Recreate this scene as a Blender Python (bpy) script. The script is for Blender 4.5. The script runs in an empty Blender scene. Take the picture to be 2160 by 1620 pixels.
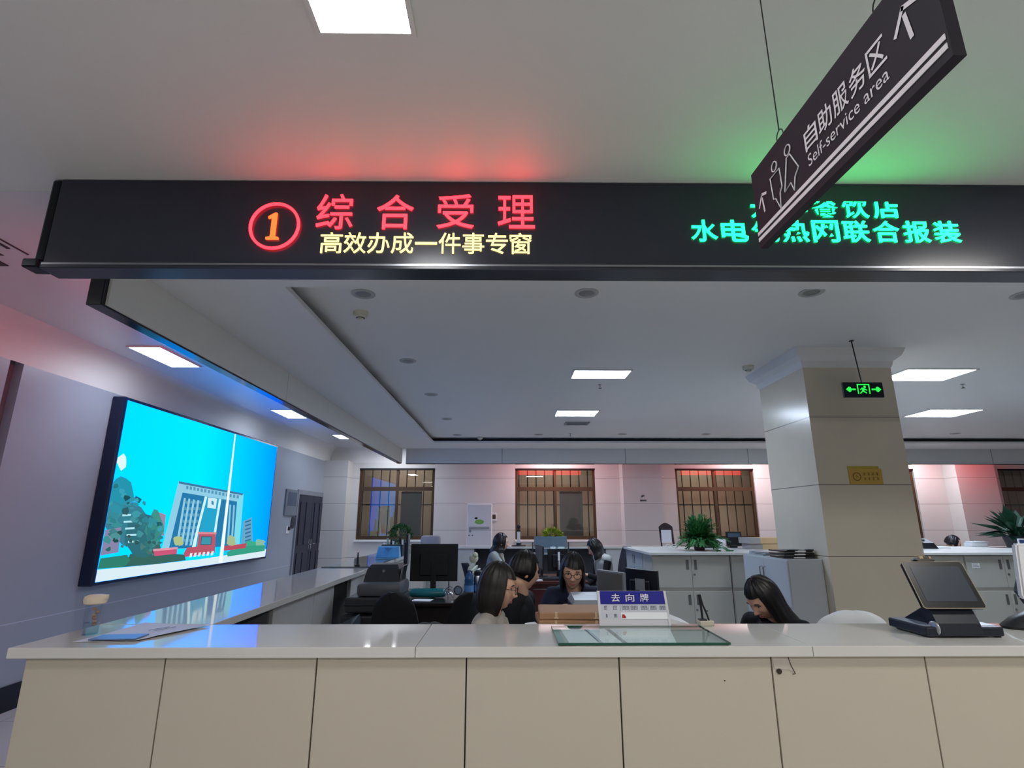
import bpy, bmesh, math, random
from mathutils import Vector, Matrix, Euler
random.seed(11)
R = math.radians
PI = math.pi
S = bpy.context.scene
COL = S.collection

# ------------------------------------------------------------------ camera, world, light, exposure
cam = bpy.data.cameras.new('camera'); cam.lens = 18.817; cam.sensor_width = 36; cam.clip_start = .05
camo = bpy.data.objects.new('camera', cam); COL.objects.link(camo)
camo.location = (0, 0, 1.55); camo.rotation_euler = (R(90 + 14.2), 0, R(-.55))
S.camera = camo
S.view_settings.view_transform = 'Standard'; S.view_settings.look = 'None'
S.view_settings.gamma = 1; S.view_settings.exposure = 0; S.view_settings.use_curve_mapping = False
W = bpy.data.worlds.new('world'); S.world = W; W.use_nodes = True
W.node_tree.nodes['Background'].inputs[0].default_value = (.55, .6, .7, 1)
W.node_tree.nodes['Background'].inputs[1].default_value = .15
PANEL = 26.0          # radiance of the ceiling light panels
def lamp(name, loc, size, power, col=(1, .97, .93), rot=(0, 0, 0)):
    l = bpy.data.lights.new(name, 'AREA'); l.shape = 'RECTANGLE'; l.size, l.size_y = size
    l.energy = power; l.color = col
    o = bpy.data.objects.new(name, l); COL.objects.link(o); o.location = loc; o.rotation_euler = rot
    return o
# unseen fill lights added to the hall; ceiling panels of the corridor behind the rear fascia
for x, e in ((-3.5, 4), (3.0, 36)):
    lamp('hall_fill', (x, 1.2, 3.17), (.6, .3), e)
for x, e in ((-3.5, 8), (-.5, 62), (3.0, 66)):
    lamp('hall_fill', (x, -1.8, 3.17), (.6, .3), e)
for x, e in ((-2.6, 20), (1.1, 34), (5.6, 36), (9.4, 36)):
    lamp('corridor_lamp', (x, 12.0, 3.16), (.6, .3), e, (.95, .97, 1))
for x in (-2.6, 1.1, 5.0, 9):
    lamp('yard_fill', (x, 13.2, 3.12), (1.2, .12), 8, (1, .95, .88), (R(25), 0, 0))  # unseen lights added outside to brighten the cladding

# ------------------------------------------------------------------ helpers
def lin(c):
    return tuple(((v / 255) / 12.92 if v / 255 <= .04045 else ((v / 255 + .055) / 1.055) ** 2.4) for v in c)
MATS = {}
def M(name, col=(200, 200, 200), rough=.5, metal=0, emit=None, strength=0, alpha=1, trans=0, spec=.5, var=.06, scale=9, joints=None, jc=.35, raw=False, ior=1.45, stretch=None):
    """principled material with a little procedural variation; joints = (axis, spacing, offset, width) lines"""
    if name in MATS: return MATS[name]
    m = bpy.data.materials.new(name); m.use_nodes = True
    nt = m.node_tree; b = nt.nodes['Principled BSDF']; N = nt.nodes.new; L = nt.links.new
    c = col if raw else lin(col)
    b.inputs['Roughness'].default_value = rough; b.inputs['Metallic'].default_value = metal
    b.inputs['Alpha'].default_value = alpha; b.inputs['Transmission Weight'].default_value = trans
    b.inputs['Specular IOR Level'].default_value = spec; b.inputs['IOR'].default_value = ior
    tc = N('ShaderNodeTexCoord'); nz = N('ShaderNodeTexNoise'); nz.inputs['Scale'].default_value = scale
    src = tc.outputs['Object']
    if stretch:
        mp = N('ShaderNodeMapping'); mp.inputs['Scale'].default_value = stretch; L(src, mp.inputs[0]); src = mp.outputs[0]
    L(src, nz.inputs['Vector'])
    mx = N('ShaderNodeMix'); mx.data_type = 'RGBA'
    mx.inputs[6].default_value = (*[v * (1 - var) for v in c], 1); mx.inputs[7].default_value = (*[min(1, v * (1 + var)) for v in c], 1)
    L(nz.outputs['Fac'], mx.inputs[0])
    out = mx.outputs[2]
    if joints:
        geo = N('ShaderNodeNewGeometry'); sep = N('ShaderNodeSeparateXYZ'); L(geo.outputs['Position'], sep.inputs[0])
        for ax, sp, off, wd in joints:
            a = N('ShaderNodeMath'); a.operation = 'ADD'; a.inputs[1].default_value = -off; L(sep.outputs[ax], a.inputs[0])
            d = N('ShaderNodeMath'); d.operation = 'PINGPONG'; d.inputs[1].default_value = sp / 2; L(a.outputs[0], d.inputs[0])
            g = N('ShaderNodeMath'); g.operation = 'LESS_THAN'; g.inputs[1].default_value = wd / 2; L(d.outputs[0], g.inputs[0])
            j = N('ShaderNodeMix'); j.data_type = 'RGBA'; L(g.outputs[0], j.inputs[0]); L(out, j.inputs[6])
            j.inputs[7].default_value = (*[min(1, v * jc) for v in c], 1); out = j.outputs[2]
    L(out, b.inputs['Base Color'])
    if emit:
        b.inputs['Emission Color'].default_value = (*(emit if raw else lin(emit)), 1); b.inputs['Emission Strength'].default_value = strength
    MATS[name] = m
    return m
def glass(name, tint=(.9, .95, .95), refl=.12, rough=0.0):
    """thin pane: see-through with a mirror-like reflection"""
    if name in MATS: return MATS[name]
    m = bpy.data.materials.new(name); m.use_nodes = True; nt = m.node_tree; nt.nodes.clear(); N = nt.nodes.new; L = nt.links.new
    t = N('ShaderNodeBsdfTransparent'); t.inputs[0].default_value = (*tint, 1)
    g = N('ShaderNodeBsdfGlossy'); g.inputs['Roughness'].default_value = rough
    f = N('ShaderNodeLayerWeight'); f.inputs[0].default_value = .18
    a = N('ShaderNodeMath'); a.operation = 'ADD'; a.inputs[1].default_value = refl; L(f.outputs['Fresnel'], a.inputs[0]); a.use_clamp = True
    ge = N('ShaderNodeNewGeometry'); bk = N('ShaderNodeMath'); bk.operation = 'SUBTRACT'; bk.inputs[0].default_value = 1; L(ge.outputs['Backfacing'], bk.inputs[1])
    ml = N('ShaderNodeMath'); ml.operation = 'MULTIPLY'; L(a.outputs[0], ml.inputs[0]); L(bk.outputs[0], ml.inputs[1]); a = ml
    x = N('ShaderNodeMixShader'); L(a.outputs[0], x.inputs[0]); L(t.outputs[0], x.inputs[1]); L(g.outputs[0], x.inputs[2])
    o = N('ShaderNodeOutputMaterial'); L(x.outputs[0], o.inputs[0])
    MATS[name] = m
    return m

class MB:
    """collects shapes, builds one mesh object"""
    def __init__(s): s.bm = bmesh.new(); s.mi = 0
    def face(s, vs):
        try: f = s.bm.faces.new(vs); f.material_index = s.mi; return f
        except ValueError: return None
    def poly(s, pts): return s.face([s.bm.verts.new(p) for p in pts])
    def box(s, x0, x1, y0, y1, z0, z1, bev=0, rot=None):
        c = Vector(((x0 + x1) / 2, (y0 + y1) / 2, (z0 + z1) / 2))
        mt = Matrix.Translation(c) @ (rot.to_4x4() if rot else Matrix()) @ Matrix.Diagonal((abs(x1 - x0), abs(y1 - y0), abs(z1 - z0), 1))
        r = bmesh.ops.create_cube(s.bm, size=1, matrix=mt); vs = r['verts']
        es = {e for v in vs for e in v.link_edges}; fs = {f for v in vs for f in v.link_faces}
        for f in fs: f.material_index = s.mi
        if bev:
            q = bmesh.ops.bevel(s.bm, geom=list(es), offset=bev, segments=2, affect='EDGES', profile=.5, clamp_overlap=True)
            for f in q['faces']: f.material_index = s.mi
        return s
    def loft(s, rings, cap=True, closed=True):
        vr = [[s.bm.verts.new(p) for p in r] for r in rings]
        n = len(vr[0])
        for a, b in zip(vr, vr[1:]):
            for i in range(n if closed else n - 1): s.face([a[i], a[(i + 1) % n], b[(i + 1) % n], b[i]])
        if cap and closed: s.face(vr[0][::-1]); s.face(vr[-1])
        return s
    def lathe(s, prof, c=(0, 0, 0), seg=24, axis='z', sx=1, sy=1):
        rings = []
        for r, z in prof:
            ring = []
            for k in range(seg):
                a = 2 * PI * k / seg; u, v = max(r, 1e-4) * math.cos(a) * sx, max(r, 1e-4) * math.sin(a) * sy
                p = {'z': (u, v, z), 'x': (z, u, v), 'y': (v, z, u)}[axis]
                ring.append((p[0] + c[0], p[1] + c[1], p[2] + c[2]))
            rings.append(ring)
        return s.loft(rings)
    def tube(s, pts, r, seg=8):
        pts = [Vector(p) for p in pts]; n = len(pts); rs = r if isinstance(r, (list, tuple)) else [r] * n
        rings = []; up = Vector((0, 0, 1))
        for i, p in enumerate(pts):
            d = (pts[min(i + 1, n - 1)] - pts[max(i - 1, 0)]).normalized()
            if abs(d.dot(up)) > .95: up = Vector((1, 0, 0)) if abs(d.x) < .9 else Vector((0, 1, 0))
            u = d.cross(up).normalized(); v = u.cross(d); up = v
            rings.append([p + (u * math.cos(2 * PI * k / seg) + v * math.sin(2 * PI * k / seg)) * rs[i] for k in range(seg)])
        return s.loft(rings)
    def capsule(s, p0, r0, p1, r1, seg=16, sq=1.0):
        p0, p1 = Vector(p0), Vector(p1); d = (p1 - p0); L = d.length; d = d / L if L > 1e-6 else Vector((0, 0, 1))
        pts = []; rs = []
        for k in range(6):
            a = PI / 2 * k / 5; pts.append(p0 - d * r0 * math.cos(a)); rs.append(max(r0 * math.sin(a), 1e-3))
        for k in range(6):
            a = PI / 2 * k / 5; pts.append(p1 + d * r1 * math.sin(a)); rs.append(max(r1 * math.cos(a), 1e-3))
        ref = Vector((0, 1, 0)) if abs(d.y) < .9 else Vector((1, 0, 0))
        u = d.cross(ref).normalized(); v = u.cross(d)
        return s.loft([[p + (u * math.cos(2 * PI * k / seg) + v * math.sin(2 * PI * k / seg) * sq) * r for k in range(seg)] for p, r in zip(pts, rs)])
    def ell(s, c, r, rot=None, u=16, v=12):
        mt = Matrix.Translation(c) @ (rot.to_4x4() if rot else Matrix()) @ Matrix.Diagonal((*r, 1))
        q = bmesh.ops.create_uvsphere(s.bm, u_segments=u, v_segments=v, radius=1, matrix=mt)
        for f in {f for w in q['verts'] for f in w.link_faces}: f.material_index = s.mi
        return s
    def prism(s, pts, a, b, axis='y'):
        """2-D outline extruded from a to b along an axis"""
        k = {'y': lambda u, v, t: (u, t, v), 'x': lambda u, v, t: (t, u, v), 'z': lambda u, v, t: (u, v, t)}[axis]
        return s.loft([[k(u, v, a) for u, v in pts], [k(u, v, b) for u, v in pts]])
    def build(s, name, mats, parent=None, loc=(0, 0, 0), rot=(0, 0, 0), smooth=False, label=None, kind=None, recalc=True):
        if recalc: bmesh.ops.recalc_face_normals(s.bm, faces=s.bm.faces)
        me = bpy.data.meshes.new(name); s.bm.to_mesh(me); s.bm.free()
        for m in (mats if isinstance(mats, (list, tuple)) else [mats]): me.materials.append(m)
        if smooth:
            me.polygons.foreach_set('use_smooth', [True] * len(me.polygons))
            try: me.set_sharp_from_angle(angle=R(40))
            except Exception: pass
        o = bpy.data.objects.new(name, me); COL.objects.link(o); o.location = loc; o.rotation_euler = rot
        if parent: o.parent = parent
        if label: o['label'] = label
        if kind: o['kind'] = kind
        return o
def thing(name, label, cat, loc=(0, 0, 0), rot=(0, 0, 0), group=None):
    o = bpy.data.objects.new(name, None); COL.objects.link(o); o.location = loc
    o.rotation_euler = rot if isinstance(rot, (tuple, list)) else (0, 0, rot)
    o.empty_display_size = .1
    return tag(o, label, cat, group)
def tag(o, label, cat, group=None):
    o['label'] = label; o['category'] = cat
    if group: o['group'] = group
    return o
def struct(o): o['kind'] = 'structure'; return o
def dup(root, loc, label, group=None, rot=None):
    r = root.copy(); COL.objects.link(r); r.location = loc; r['label'] = label
    if rot is not None: r.rotation_euler = (0, 0, rot)
    if group: r['group'] = group
    for ch in list(root.children):
        c = ch.copy(); COL.objects.link(c); c.parent = r
        for g in ch.children:
            d = g.copy(); COL.objects.link(d); d.parent = c
    return r
_glyph = {}
def glyph(ch, bold=0):
    """outline polygons of one character from Blender's own font"""
    if (ch, bold) in _glyph: return _glyph[(ch, bold)]
    c = bpy.data.curves.new('t', 'FONT'); c.body = ch; c.size = 1; c.offset = bold; c.resolution_u = 4
    o = bpy.data.objects.new('t', c); COL.objects.link(o); dg = bpy.context.evaluated_depsgraph_get(); dg.update()
    me = o.evaluated_get(dg).to_mesh()
    r = ([tuple(v.co) for v in me.vertices], [tuple(p.vertices) for p in me.polygons])
    bpy.data.objects.remove(o); bpy.data.curves.remove(c); _glyph[(ch, bold)] = r
    return r
def put_text(mb, body, x0, x1, z0, z1, fn, depth=0, bold=0, clip=None, keep=False):
    """text fitted to a rectangle (u, v) and mapped to space by fn(u, v, w)"""
    vs, fs = glyph(body, bold)
    ax = [v[0] for v in vs]; az = [v[1] for v in vs]
    a0, a1, b0, b1 = min(ax), max(ax), min(az), max(az)
    sx = (x1 - x0) / max(a1 - a0, 1e-6); sz = (z1 - z0) / max(b1 - b0, 1e-6)
    if keep: sz = sx; z0 = (z0 + z1) / 2 - sz * (b1 - b0) / 2
    t = bmesh.new(); nv = [t.verts.new((x0 + (v[0] - a0) * sx, z0 + (v[1] - b0) * sz, 0)) for v in vs]
    for f in fs:
        try: t.faces.new([nv[i] for i in f])
        except ValueError: pass
    if clip is not None:
        bmesh.ops.bisect_plane(t, geom=t.verts[:] + t.edges[:] + t.faces[:], plane_co=(0, clip, 0), plane_no=(0, 1, 0), clear_outer=True)
    if depth:
        q = bmesh.ops.extrude_face_region(t, geom=t.faces[:])
        for v in q['geom']:
            if isinstance(v, bmesh.types.BMVert): v.co.z += depth
    mp = {v: mb.bm.verts.new(fn(v.co.x, v.co.y, v.co.z)) for v in t.verts}
    for f in t.faces: mb.face([mp[v] for v in f.verts])
    t.free(); return mb

# ------------------------------------------------------------------ materials
ceil_m = M('ceiling_paint', (222, 222, 221), .5, spec=.6, var=.015, scale=2)
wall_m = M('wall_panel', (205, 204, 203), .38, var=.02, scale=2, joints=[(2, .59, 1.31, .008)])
lwall_m = M('left_wall_panel', (160, 168, 182), .30, var=.02, scale=2, joints=[(2, 3.4, .70, .007)], jc=1.5)  # joint line painted lighter to stand for its highlight
stone_m = M('pillar_stone', (214, 204, 184), .2, var=.06, scale=3, joints=[(2, .61, .02, .008)])
floor_m = M('floor_tile', (200, 200, 200), .2, var=.04, scale=4, joints=[(0, .8, 0, .004), (1, .8, 0, .004)])
black_m = M('black_gloss', (44, 47, 60), .22, var=.1)
trim_m = M('dark_trim', (30, 34, 42), .2, metal=.6)
work_m = M('worktop_white', (212, 210, 205), .055, var=.025, scale=7, spec=.55)
front_m = M('counter_panel', (196, 187, 170), .4, var=.02, scale=3)
white_m = M('white_plastic', (226, 227, 230), .4, var=.02)
cab_m = M('cabinet_grey', (176, 175, 167), .42, var=.02)
cabs_m = M('cabinet_side', (178, 182, 186), .42, var=.02)
grey_m = M('grey_plastic', (120, 124, 130), .45)
dark_m = M('dark_plastic', (24, 25, 29), .42, var=.1)
dark2_m = M('dark_grey_plastic', (54, 57, 64), .45)
fabric_m = M('black_fabric', (20, 21, 26), .85, var=.25, scale=60)
chrome_m = M('chrome', (200, 200, 205), .18, metal=1)
paper_m = M('paper', (244, 245, 248), .7, var=.015)
kraft_m = M('kraft_card', (176, 134, 100), .75, var=.1, scale=14)
wood_m = M('red_wood', (70, 24, 24), .3, var=.3, scale=4, stretch=(1, 1, 8))
dwood_m = M('dark_wood', (44, 32, 30), .25, var=.3, scale=4, stretch=(6, 1, 1))
bronze_m = M('bronze_frame', (86, 66, 48), .35, metal=.5)
leaf_m = M('leaf_green', (46, 96, 40), .55, var=.5, scale=30)
dleaf_m = M('dark_leaf', (20, 62, 42), .5, var=.5, scale=20)
yleaf_m = M('bright_leaf', (110, 140, 30), .55, var=.4, scale=30)
panelc_e = M('light_diffuser_cool', (250, 250, 250), .5, emit=(216, 233, 255), strength=PANEL * 2.0)
panela_e = M('light_diffuser_aisle', (250, 250, 250), .5, emit=(228, 240, 255), strength=PANEL * .75)
panel_e = M('light_diffuser', (250, 250, 250), .5, emit=(252, 253, 255), strength=PANEL)
frame_m = M('light_frame', (222, 222, 222), .4)
ledr_m = M('led_red', (30, 4, 4), .5, emit=(255, 34, 44), strength=7.2)
ledy_m = M('led_yellow', (40, 36, 20), .5, emit=(255, 226, 140), strength=2.2)
ledg_m = M('led_green', (4, 30, 14), .5, emit=(18, 240, 110), strength=7)
PIC=[((0.75,0.95,0.95),1,[(5.741,2.138),(5.745,2.086),(5.718,2.069),(5.684,2.041),(5.639,2.084),(5.6,2.123),(5.603,2.172),(5.639,2.196),(5.678,2.223),(5.722,2.191)]),
((0.72,0.86,0.92),1,[(5.6,0.953),(5.6,1.069),(6.025,1.06),(6.52,1.051),(7.404,1.042),(9.424,1.069),(9.405,0.934)]),
((0.02,0.3,0.42),2,[(5.944,1.802),(5.954,1.741),(5.877,1.716),(5.871,1.656),(5.798,1.602),(5.719,1.598),(5.653,1.629),(5.6,1.662),(5.6,1.74),(5.6,1.785),(5.6,1.833),(5.6,1.876),(5.6,1.917),(5.633,1.956),(5.697,1.987),(5.78,1.971),(5.868,1.934),(5.917,1.849)]),
((0.04,0.22,0.3),2,[(6.308,1.527),(6.313,1.453),(6.241,1.408),(6.182,1.338),(6.045,1.353),(5.973,1.266),(5.88,1.299),(5.762,1.381),(5.705,1.393),(5.6,1.478),(5.6,1.53),(5.6,1.59),(5.6,1.676),(5.664,1.736),(5.769,1.7),(5.859,1.707),(5.944,1.733),(6.074,1.687),(6.092,1.682),(6.189,1.612)]),
((0.05,0.36,0.4),2,[(5.803,1.625),(5.772,1.57),(5.758,1.522),(5.71,1.496),(5.646,1.504),(5.605,1.516),(5.6,1.576),(5.6,1.621),(5.6,1.659),(5.6,1.721),(5.6,1.75),(5.656,1.712),(5.707,1.719),(5.76,1.674)]),
((0.03,0.16,0.2),3,[(6.517,1.366),(6.435,1.295),(6.486,1.167),(6.378,1.151),(6.301,1.14),(6.201,1.147),(6.112,1.156),(6.031,1.231),(5.92,1.316),(5.906,1.384),(5.929,1.457),(5.915,1.523),(6.011,1.589),(6.081,1.586),(6.175,1.61),(6.3,1.591),(6.413,1.516),(6.428,1.464)]),
((0.05,0.3,0.26),3,[(6.57,1.418),(6.523,1.357),(6.525,1.299),(6.506,1.203),(6.427,1.245),(6.365,1.228),(6.292,1.297),(6.286,1.357),(6.21,1.426),(6.235,1.497),(6.245,1.557),(6.273,1.575),(6.319,1.666),(6.393,1.653),(6.443,1.596),(6.541,1.486)]),
((0.25,0.24,0.4),3,[(5.608,1.447),(5.833,1.472),(5.856,1.219),(5.606,1.202)]),
((0.0397765852870407,0.17816302644419502,0.18249761214924734),4.2,[(6.347,1.276),(6.319,1.247),(6.279,1.243),(6.26,1.28),(6.246,1.32),(6.328,1.316)]),
((0.015382671145617853,0.13107605152752316,0.17097210390911874),4.22,[(6.084,1.765),(6.051,1.721),(5.984,1.737),(5.965,1.761),(5.972,1.798),(6.033,1.784)]),
((0.07514563333023655,0.2433201421231406,0.2514289626967325),4.24,[(6.136,1.309),(6.103,1.291),(6.067,1.302),(6.062,1.311),(6.067,1.326),(6.101,1.331)]),
((0.013674121073478549,0.11491134347344632,0.1486569150720827),4.26,[(5.6,1.811),(5.6,1.794),(5.6,1.796),(5.6,1.807),(5.6,1.82),(5.6,1.821)]),
((0.024907930548103162,0.1630233703360192,0.18571395612643612),4.28,[(5.723,1.519),(5.725,1.484),(5.672,1.485),(5.627,1.519),(5.657,1.546),(5.713,1.544)]),
((0.04430823028642657,0.2104153216345457,0.2467440255303312),4.3,[(6.215,1.485),(6.217,1.459),(6.167,1.469),(6.135,1.485),(6.172,1.503),(6.198,1.509)]),
((0.06558597372925884,0.20811675101038288,0.20826989386923236),4.32,[(6.292,1.256),(6.26,1.242),(6.208,1.221),(6.183,1.261),(6.189,1.302),(6.238,1.274)]),
((0.038318004203831205,0.2773899357607195,0.35395224728683594),4.34,[(6.43,1.53),(6.375,1.512),(6.285,1.498),(6.236,1.531),(6.266,1.577),(6.336,1.557)]),
((0.02582114517925527,0.0999248020080519,0.10274823170203241),4.36,[(6.162,1.299),(6.14,1.284),(6.104,1.286),(6.082,1.303),(6.092,1.329),(6.13,1.323)]),
((0.05112015483800986,0.22697247193298992,0.24673327110596283),4.38,[(5.795,1.429),(5.783,1.411),(5.731,1.396),(5.661,1.432),(5.704,1.465),(5.753,1.451)]),
((0.03759994157278751,0.1233643735954676,0.13916147415071256),4.4,[(5.81,1.495),(5.781,1.478),(5.733,1.475),(5.725,1.496),(5.739,1.514),(5.767,1.508)]),
((0.0301306626718261,0.11063749140414782,0.13473408598495812),4.42,[(5.912,1.637),(5.892,1.597),(5.821,1.605),(5.795,1.635),(5.806,1.661),(5.879,1.679)]),
((0.042589859195729676,0.2805892276975664,0.34949157765373196),4.44,[(5.992,1.668),(5.955,1.655),(5.927,1.655),(5.893,1.666),(5.908,1.68),(5.959,1.682)]),
((0.042730524956069056,0.08292596489436967,0.08884388084215329),4.46,[(5.998,1.374),(5.995,1.357),(5.969,1.363),(5.945,1.376),(5.959,1.391),(5.993,1.387)]),
((0.03362613166227647,0.2751416765055536,0.35124063420597795),4.48,[(6.051,1.713),(6.014,1.684),(5.984,1.687),(5.945,1.71),(5.966,1.732),(6.017,1.727)]),
((0.03374774705882669,0.1727309169985026,0.16658053580749507),4.5,[(6.384,1.205),(6.367,1.173),(6.291,1.191),(6.248,1.213),(6.288,1.249),(6.352,1.224)]),
((0.039160564721927846,0.28961675865298947,0.36796388283933024),4.5200000000000005,[(6.475,1.493),(6.451,1.476),(6.41,1.481),(6.365,1.494),(6.391,1.52),(6.44,1.51)]),
((0.0379540594944894,0.1722525083861528,0.17358507287758362),4.54,[(5.997,1.289),(5.976,1.278),(5.95,1.274),(5.937,1.292),(5.949,1.302),(5.967,1.299)]),
((0.030961551806420247,0.10635817367712763,0.11402289073083727),4.5600000000000005,[(6.369,1.301),(6.349,1.282),(6.311,1.287),(6.293,1.304),(6.296,1.316),(6.329,1.325)]),
((0.05856194210693344,0.2817173024949762,0.29282195482793427),4.58,[(5.719,1.349),(5.701,1.306),(5.627,1.329),(5.6,1.354),(5.614,1.389),(5.661,1.389)]),
((0.03033650735118922,0.18813521424032692,0.21860130075406134),4.6000000000000005,[(6.22,1.474),(6.198,1.446),(6.146,1.448),(6.087,1.475),(6.139,1.507),(6.191,1.488)]),
((0.0392513515346133,0.22845356295787267,0.28429941415276794),4.62,[(5.862,1.692),(5.858,1.682),(5.822,1.675),(5.796,1.69),(5.817,1.703),(5.852,1.712)]),
((0.028844516998467223,0.19848401121976791,0.2343530750180514),4.640000000000001,[(6.413,1.402),(6.405,1.382),(6.351,1.367),(6.304,1.404),(6.33,1.428),(6.399,1.441)]),
((0.03822211480465079,0.28573279504171883,0.35991072536585333),4.66,[(5.926,1.715),(5.91,1.691),(5.857,1.69),(5.785,1.711),(5.831,1.734),(5.886,1.735)]),
((0.014377973341610544,0.1065249058690602,0.13454773971624218),4.68,[(5.895,1.721),(5.879,1.708),(5.86,1.704),(5.853,1.72),(5.854,1.727),(5.886,1.731)]),
((0.039627117213604734,0.23245578834488387,0.27149338544229173),4.7,[(5.67,1.568),(5.673,1.556),(5.635,1.553),(5.607,1.567),(5.636,1.579),(5.667,1.585)]),
((0.04666882259184268,0.3694420046576699,0.4741510827068794),4.720000000000001,[(5.829,1.783),(5.822,1.765),(5.791,1.767),(5.739,1.78),(5.772,1.821),(5.819,1.819)]),
((0.04849858223360203,0.12301059144844316,0.11994313798589941),4.74,[(6.531,1.203),(6.501,1.185),(6.476,1.193),(6.455,1.207),(6.456,1.216),(6.498,1.222)]),
((0.03353578049921343,0.1586480638106472,0.18085664538763482),4.76,[(6.417,1.361),(6.405,1.335),(6.345,1.322),(6.276,1.365),(6.317,1.398),(6.375,1.404)]),
((0.03565055699970364,0.24775957063491824,0.2900196887992655),4.78,[(5.636,1.56),(5.637,1.522),(5.6,1.534),(5.6,1.56),(5.6,1.584),(5.606,1.585)]),
((0.013389402299833732,0.1087311416232949,0.13922004135070018),4.8,[(6.517,1.498),(6.468,1.481),(6.419,1.47),(6.415,1.499),(6.397,1.518),(6.473,1.523)]),
((0.03395366900579188,0.19943179680710368,0.2235614921499879),4.82,[(6.356,1.351),(6.36,1.332),(6.303,1.308),(6.261,1.354),(6.281,1.383),(6.324,1.393)]),
((0.05148600295604369,0.2808587990358165,0.31079138297102793),4.84,[(6.212,1.398),(6.17,1.359),(6.115,1.362),(6.095,1.401),(6.1,1.437),(6.152,1.425)]),
((0.03698370945902504,0.30065338795682894,0.38763239731665394),4.86,[(5.99,1.758),(5.954,1.736),(5.897,1.735),(5.882,1.755),(5.907,1.772),(5.959,1.788)]),
((0.06895466683675563,0.25669317077232684,0.24422987452712674),4.88,[(6.501,1.188),(6.498,1.148),(6.421,1.158),(6.387,1.194),(6.393,1.215),(6.483,1.207)]),
((0.050788881737760735,0.1867114205186212,0.20055029301630814),4.9,[(5.713,1.406),(5.712,1.389),(5.684,1.385),(5.648,1.408),(5.679,1.421),(5.707,1.417)]),
((0.0815109909946978,0.29283798301079167,0.30954787460693683),4.92,[(5.82,1.381),(5.769,1.361),(5.726,1.357),(5.69,1.385),(5.704,1.405),(5.762,1.419)]),
((0.03818968902335412,0.29951287662663034,0.36701396937368647),4.94,[(6.331,1.471),(6.329,1.458),(6.296,1.458),(6.251,1.472),(6.267,1.496),(6.333,1.481)]),
((0.02121148579228824,0.18279514604572678,0.23843109566175288),4.96,[(5.688,1.881),(5.665,1.864),(5.622,1.858),(5.612,1.877),(5.618,1.901),(5.661,1.91)]),
((0.04606432407413086,0.2906475878838565,0.3605070162650744),4.98,[(6.338,1.49),(6.323,1.477),(6.29,1.482),(6.259,1.491),(6.271,1.507),(6.316,1.514)]),
((0.03280908111373899,0.19528807051009975,0.2190427152343958),5.0,[(6.378,1.346),(6.387,1.322),(6.324,1.329),(6.294,1.349),(6.31,1.381),(6.355,1.366)]),
((0.05797319467976669,0.2936029988735264,0.34911813366343),5.0200000000000005,[(6.092,1.547),(6.061,1.514),(5.991,1.523),(5.938,1.547),(5.988,1.584),(6.038,1.579)]),
((0.06023192429918162,0.09783424472557004,0.09440056906551708),5.04,[(6.506,1.197),(6.511,1.174),(6.448,1.16),(6.37,1.204),(6.428,1.223),(6.477,1.22)]),
((0.01651499892304313,0.1369742687002095,0.17632168675347007),5.0600000000000005,[(6.517,1.498),(6.506,1.477),(6.445,1.489),(6.437,1.499),(6.455,1.514),(6.489,1.513)]),
((0.04381229391196938,0.3712963301649984,0.48107523055599893),5.08,[(6.04,1.754),(6.02,1.732),(5.967,1.74),(5.965,1.752),(5.97,1.764),(6.005,1.778)]),
((0.027908876662499207,0.13897711033760748,0.13406810494243077),5.1000000000000005,[(5.737,1.251),(5.717,1.237),(5.685,1.239),(5.657,1.255),(5.678,1.269),(5.72,1.285)]),
((0.049195308310140407,0.34630844939345423,0.42969186406178744),5.12,[(6.547,1.44),(6.504,1.422),(6.462,1.413),(6.432,1.442),(6.455,1.462),(6.505,1.47)]),
((0.04487304524699018,0.2800185724137342,0.31496175871874965),5.140000000000001,[(5.851,1.489),(5.784,1.465),(5.738,1.472),(5.663,1.491),(5.708,1.509),(5.762,1.533)]),
((0.06588694071324082,0.1680782573742884,0.15948208945308032),5.16,[(6.401,1.192),(6.398,1.173),(6.333,1.172),(6.298,1.197),(6.33,1.22),(6.387,1.235)]),
((0.061430224127148776,0.12304931950093756,0.1245973797420727),5.18,[(6.553,1.229),(6.543,1.189),(6.473,1.196),(6.436,1.235),(6.451,1.266),(6.522,1.276)]),
((0.03307143171038192,0.22672671323629623,0.260505171215168),5.2,[(6.57,1.34),(6.557,1.327),(6.486,1.322),(6.437,1.344),(6.492,1.368),(6.551,1.363)]),
((0.037795511932746606,0.1341872724262496,0.14474383802864568),5.220000000000001,[(6.453,1.295),(6.445,1.265),(6.386,1.283),(6.373,1.298),(6.378,1.311),(6.418,1.314)]),
((0.04295528670379142,0.3621343437649094,0.4708500258485325),5.24,[(5.794,1.843),(5.775,1.808),(5.719,1.811),(5.705,1.839),(5.708,1.862),(5.763,1.861)]),
((0.01320923216764374,0.07799555062359093,0.08035692760815288),5.26,[(5.829,1.337),(5.824,1.321),(5.773,1.318),(5.736,1.341),(5.751,1.368),(5.806,1.353)]),
((0.05094464007017753,0.16990764861167032,0.18467429168592348),5.28,[(6.579,1.285),(6.538,1.271),(6.514,1.265),(6.477,1.289),(6.504,1.305),(6.547,1.297)]),
((0.01409171236906481,0.0839376656068304,0.10784517250158468),5.300000000000001,[(5.9,1.775),(5.865,1.754),(5.828,1.736),(5.789,1.77),(5.797,1.801),(5.868,1.792)]),
((0.05603071405982836,0.1763359694210195,0.17541061606519806),5.32,[(5.918,1.279),(5.919,1.258),(5.874,1.27),(5.874,1.281),(5.876,1.291),(5.91,1.29)]),
((0.060507906297195574,0.25829841777218193,0.25217188267677065),5.34,[(6.412,1.212),(6.4,1.197),(6.375,1.192),(6.337,1.216),(6.366,1.229),(6.395,1.225)]),
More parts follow.
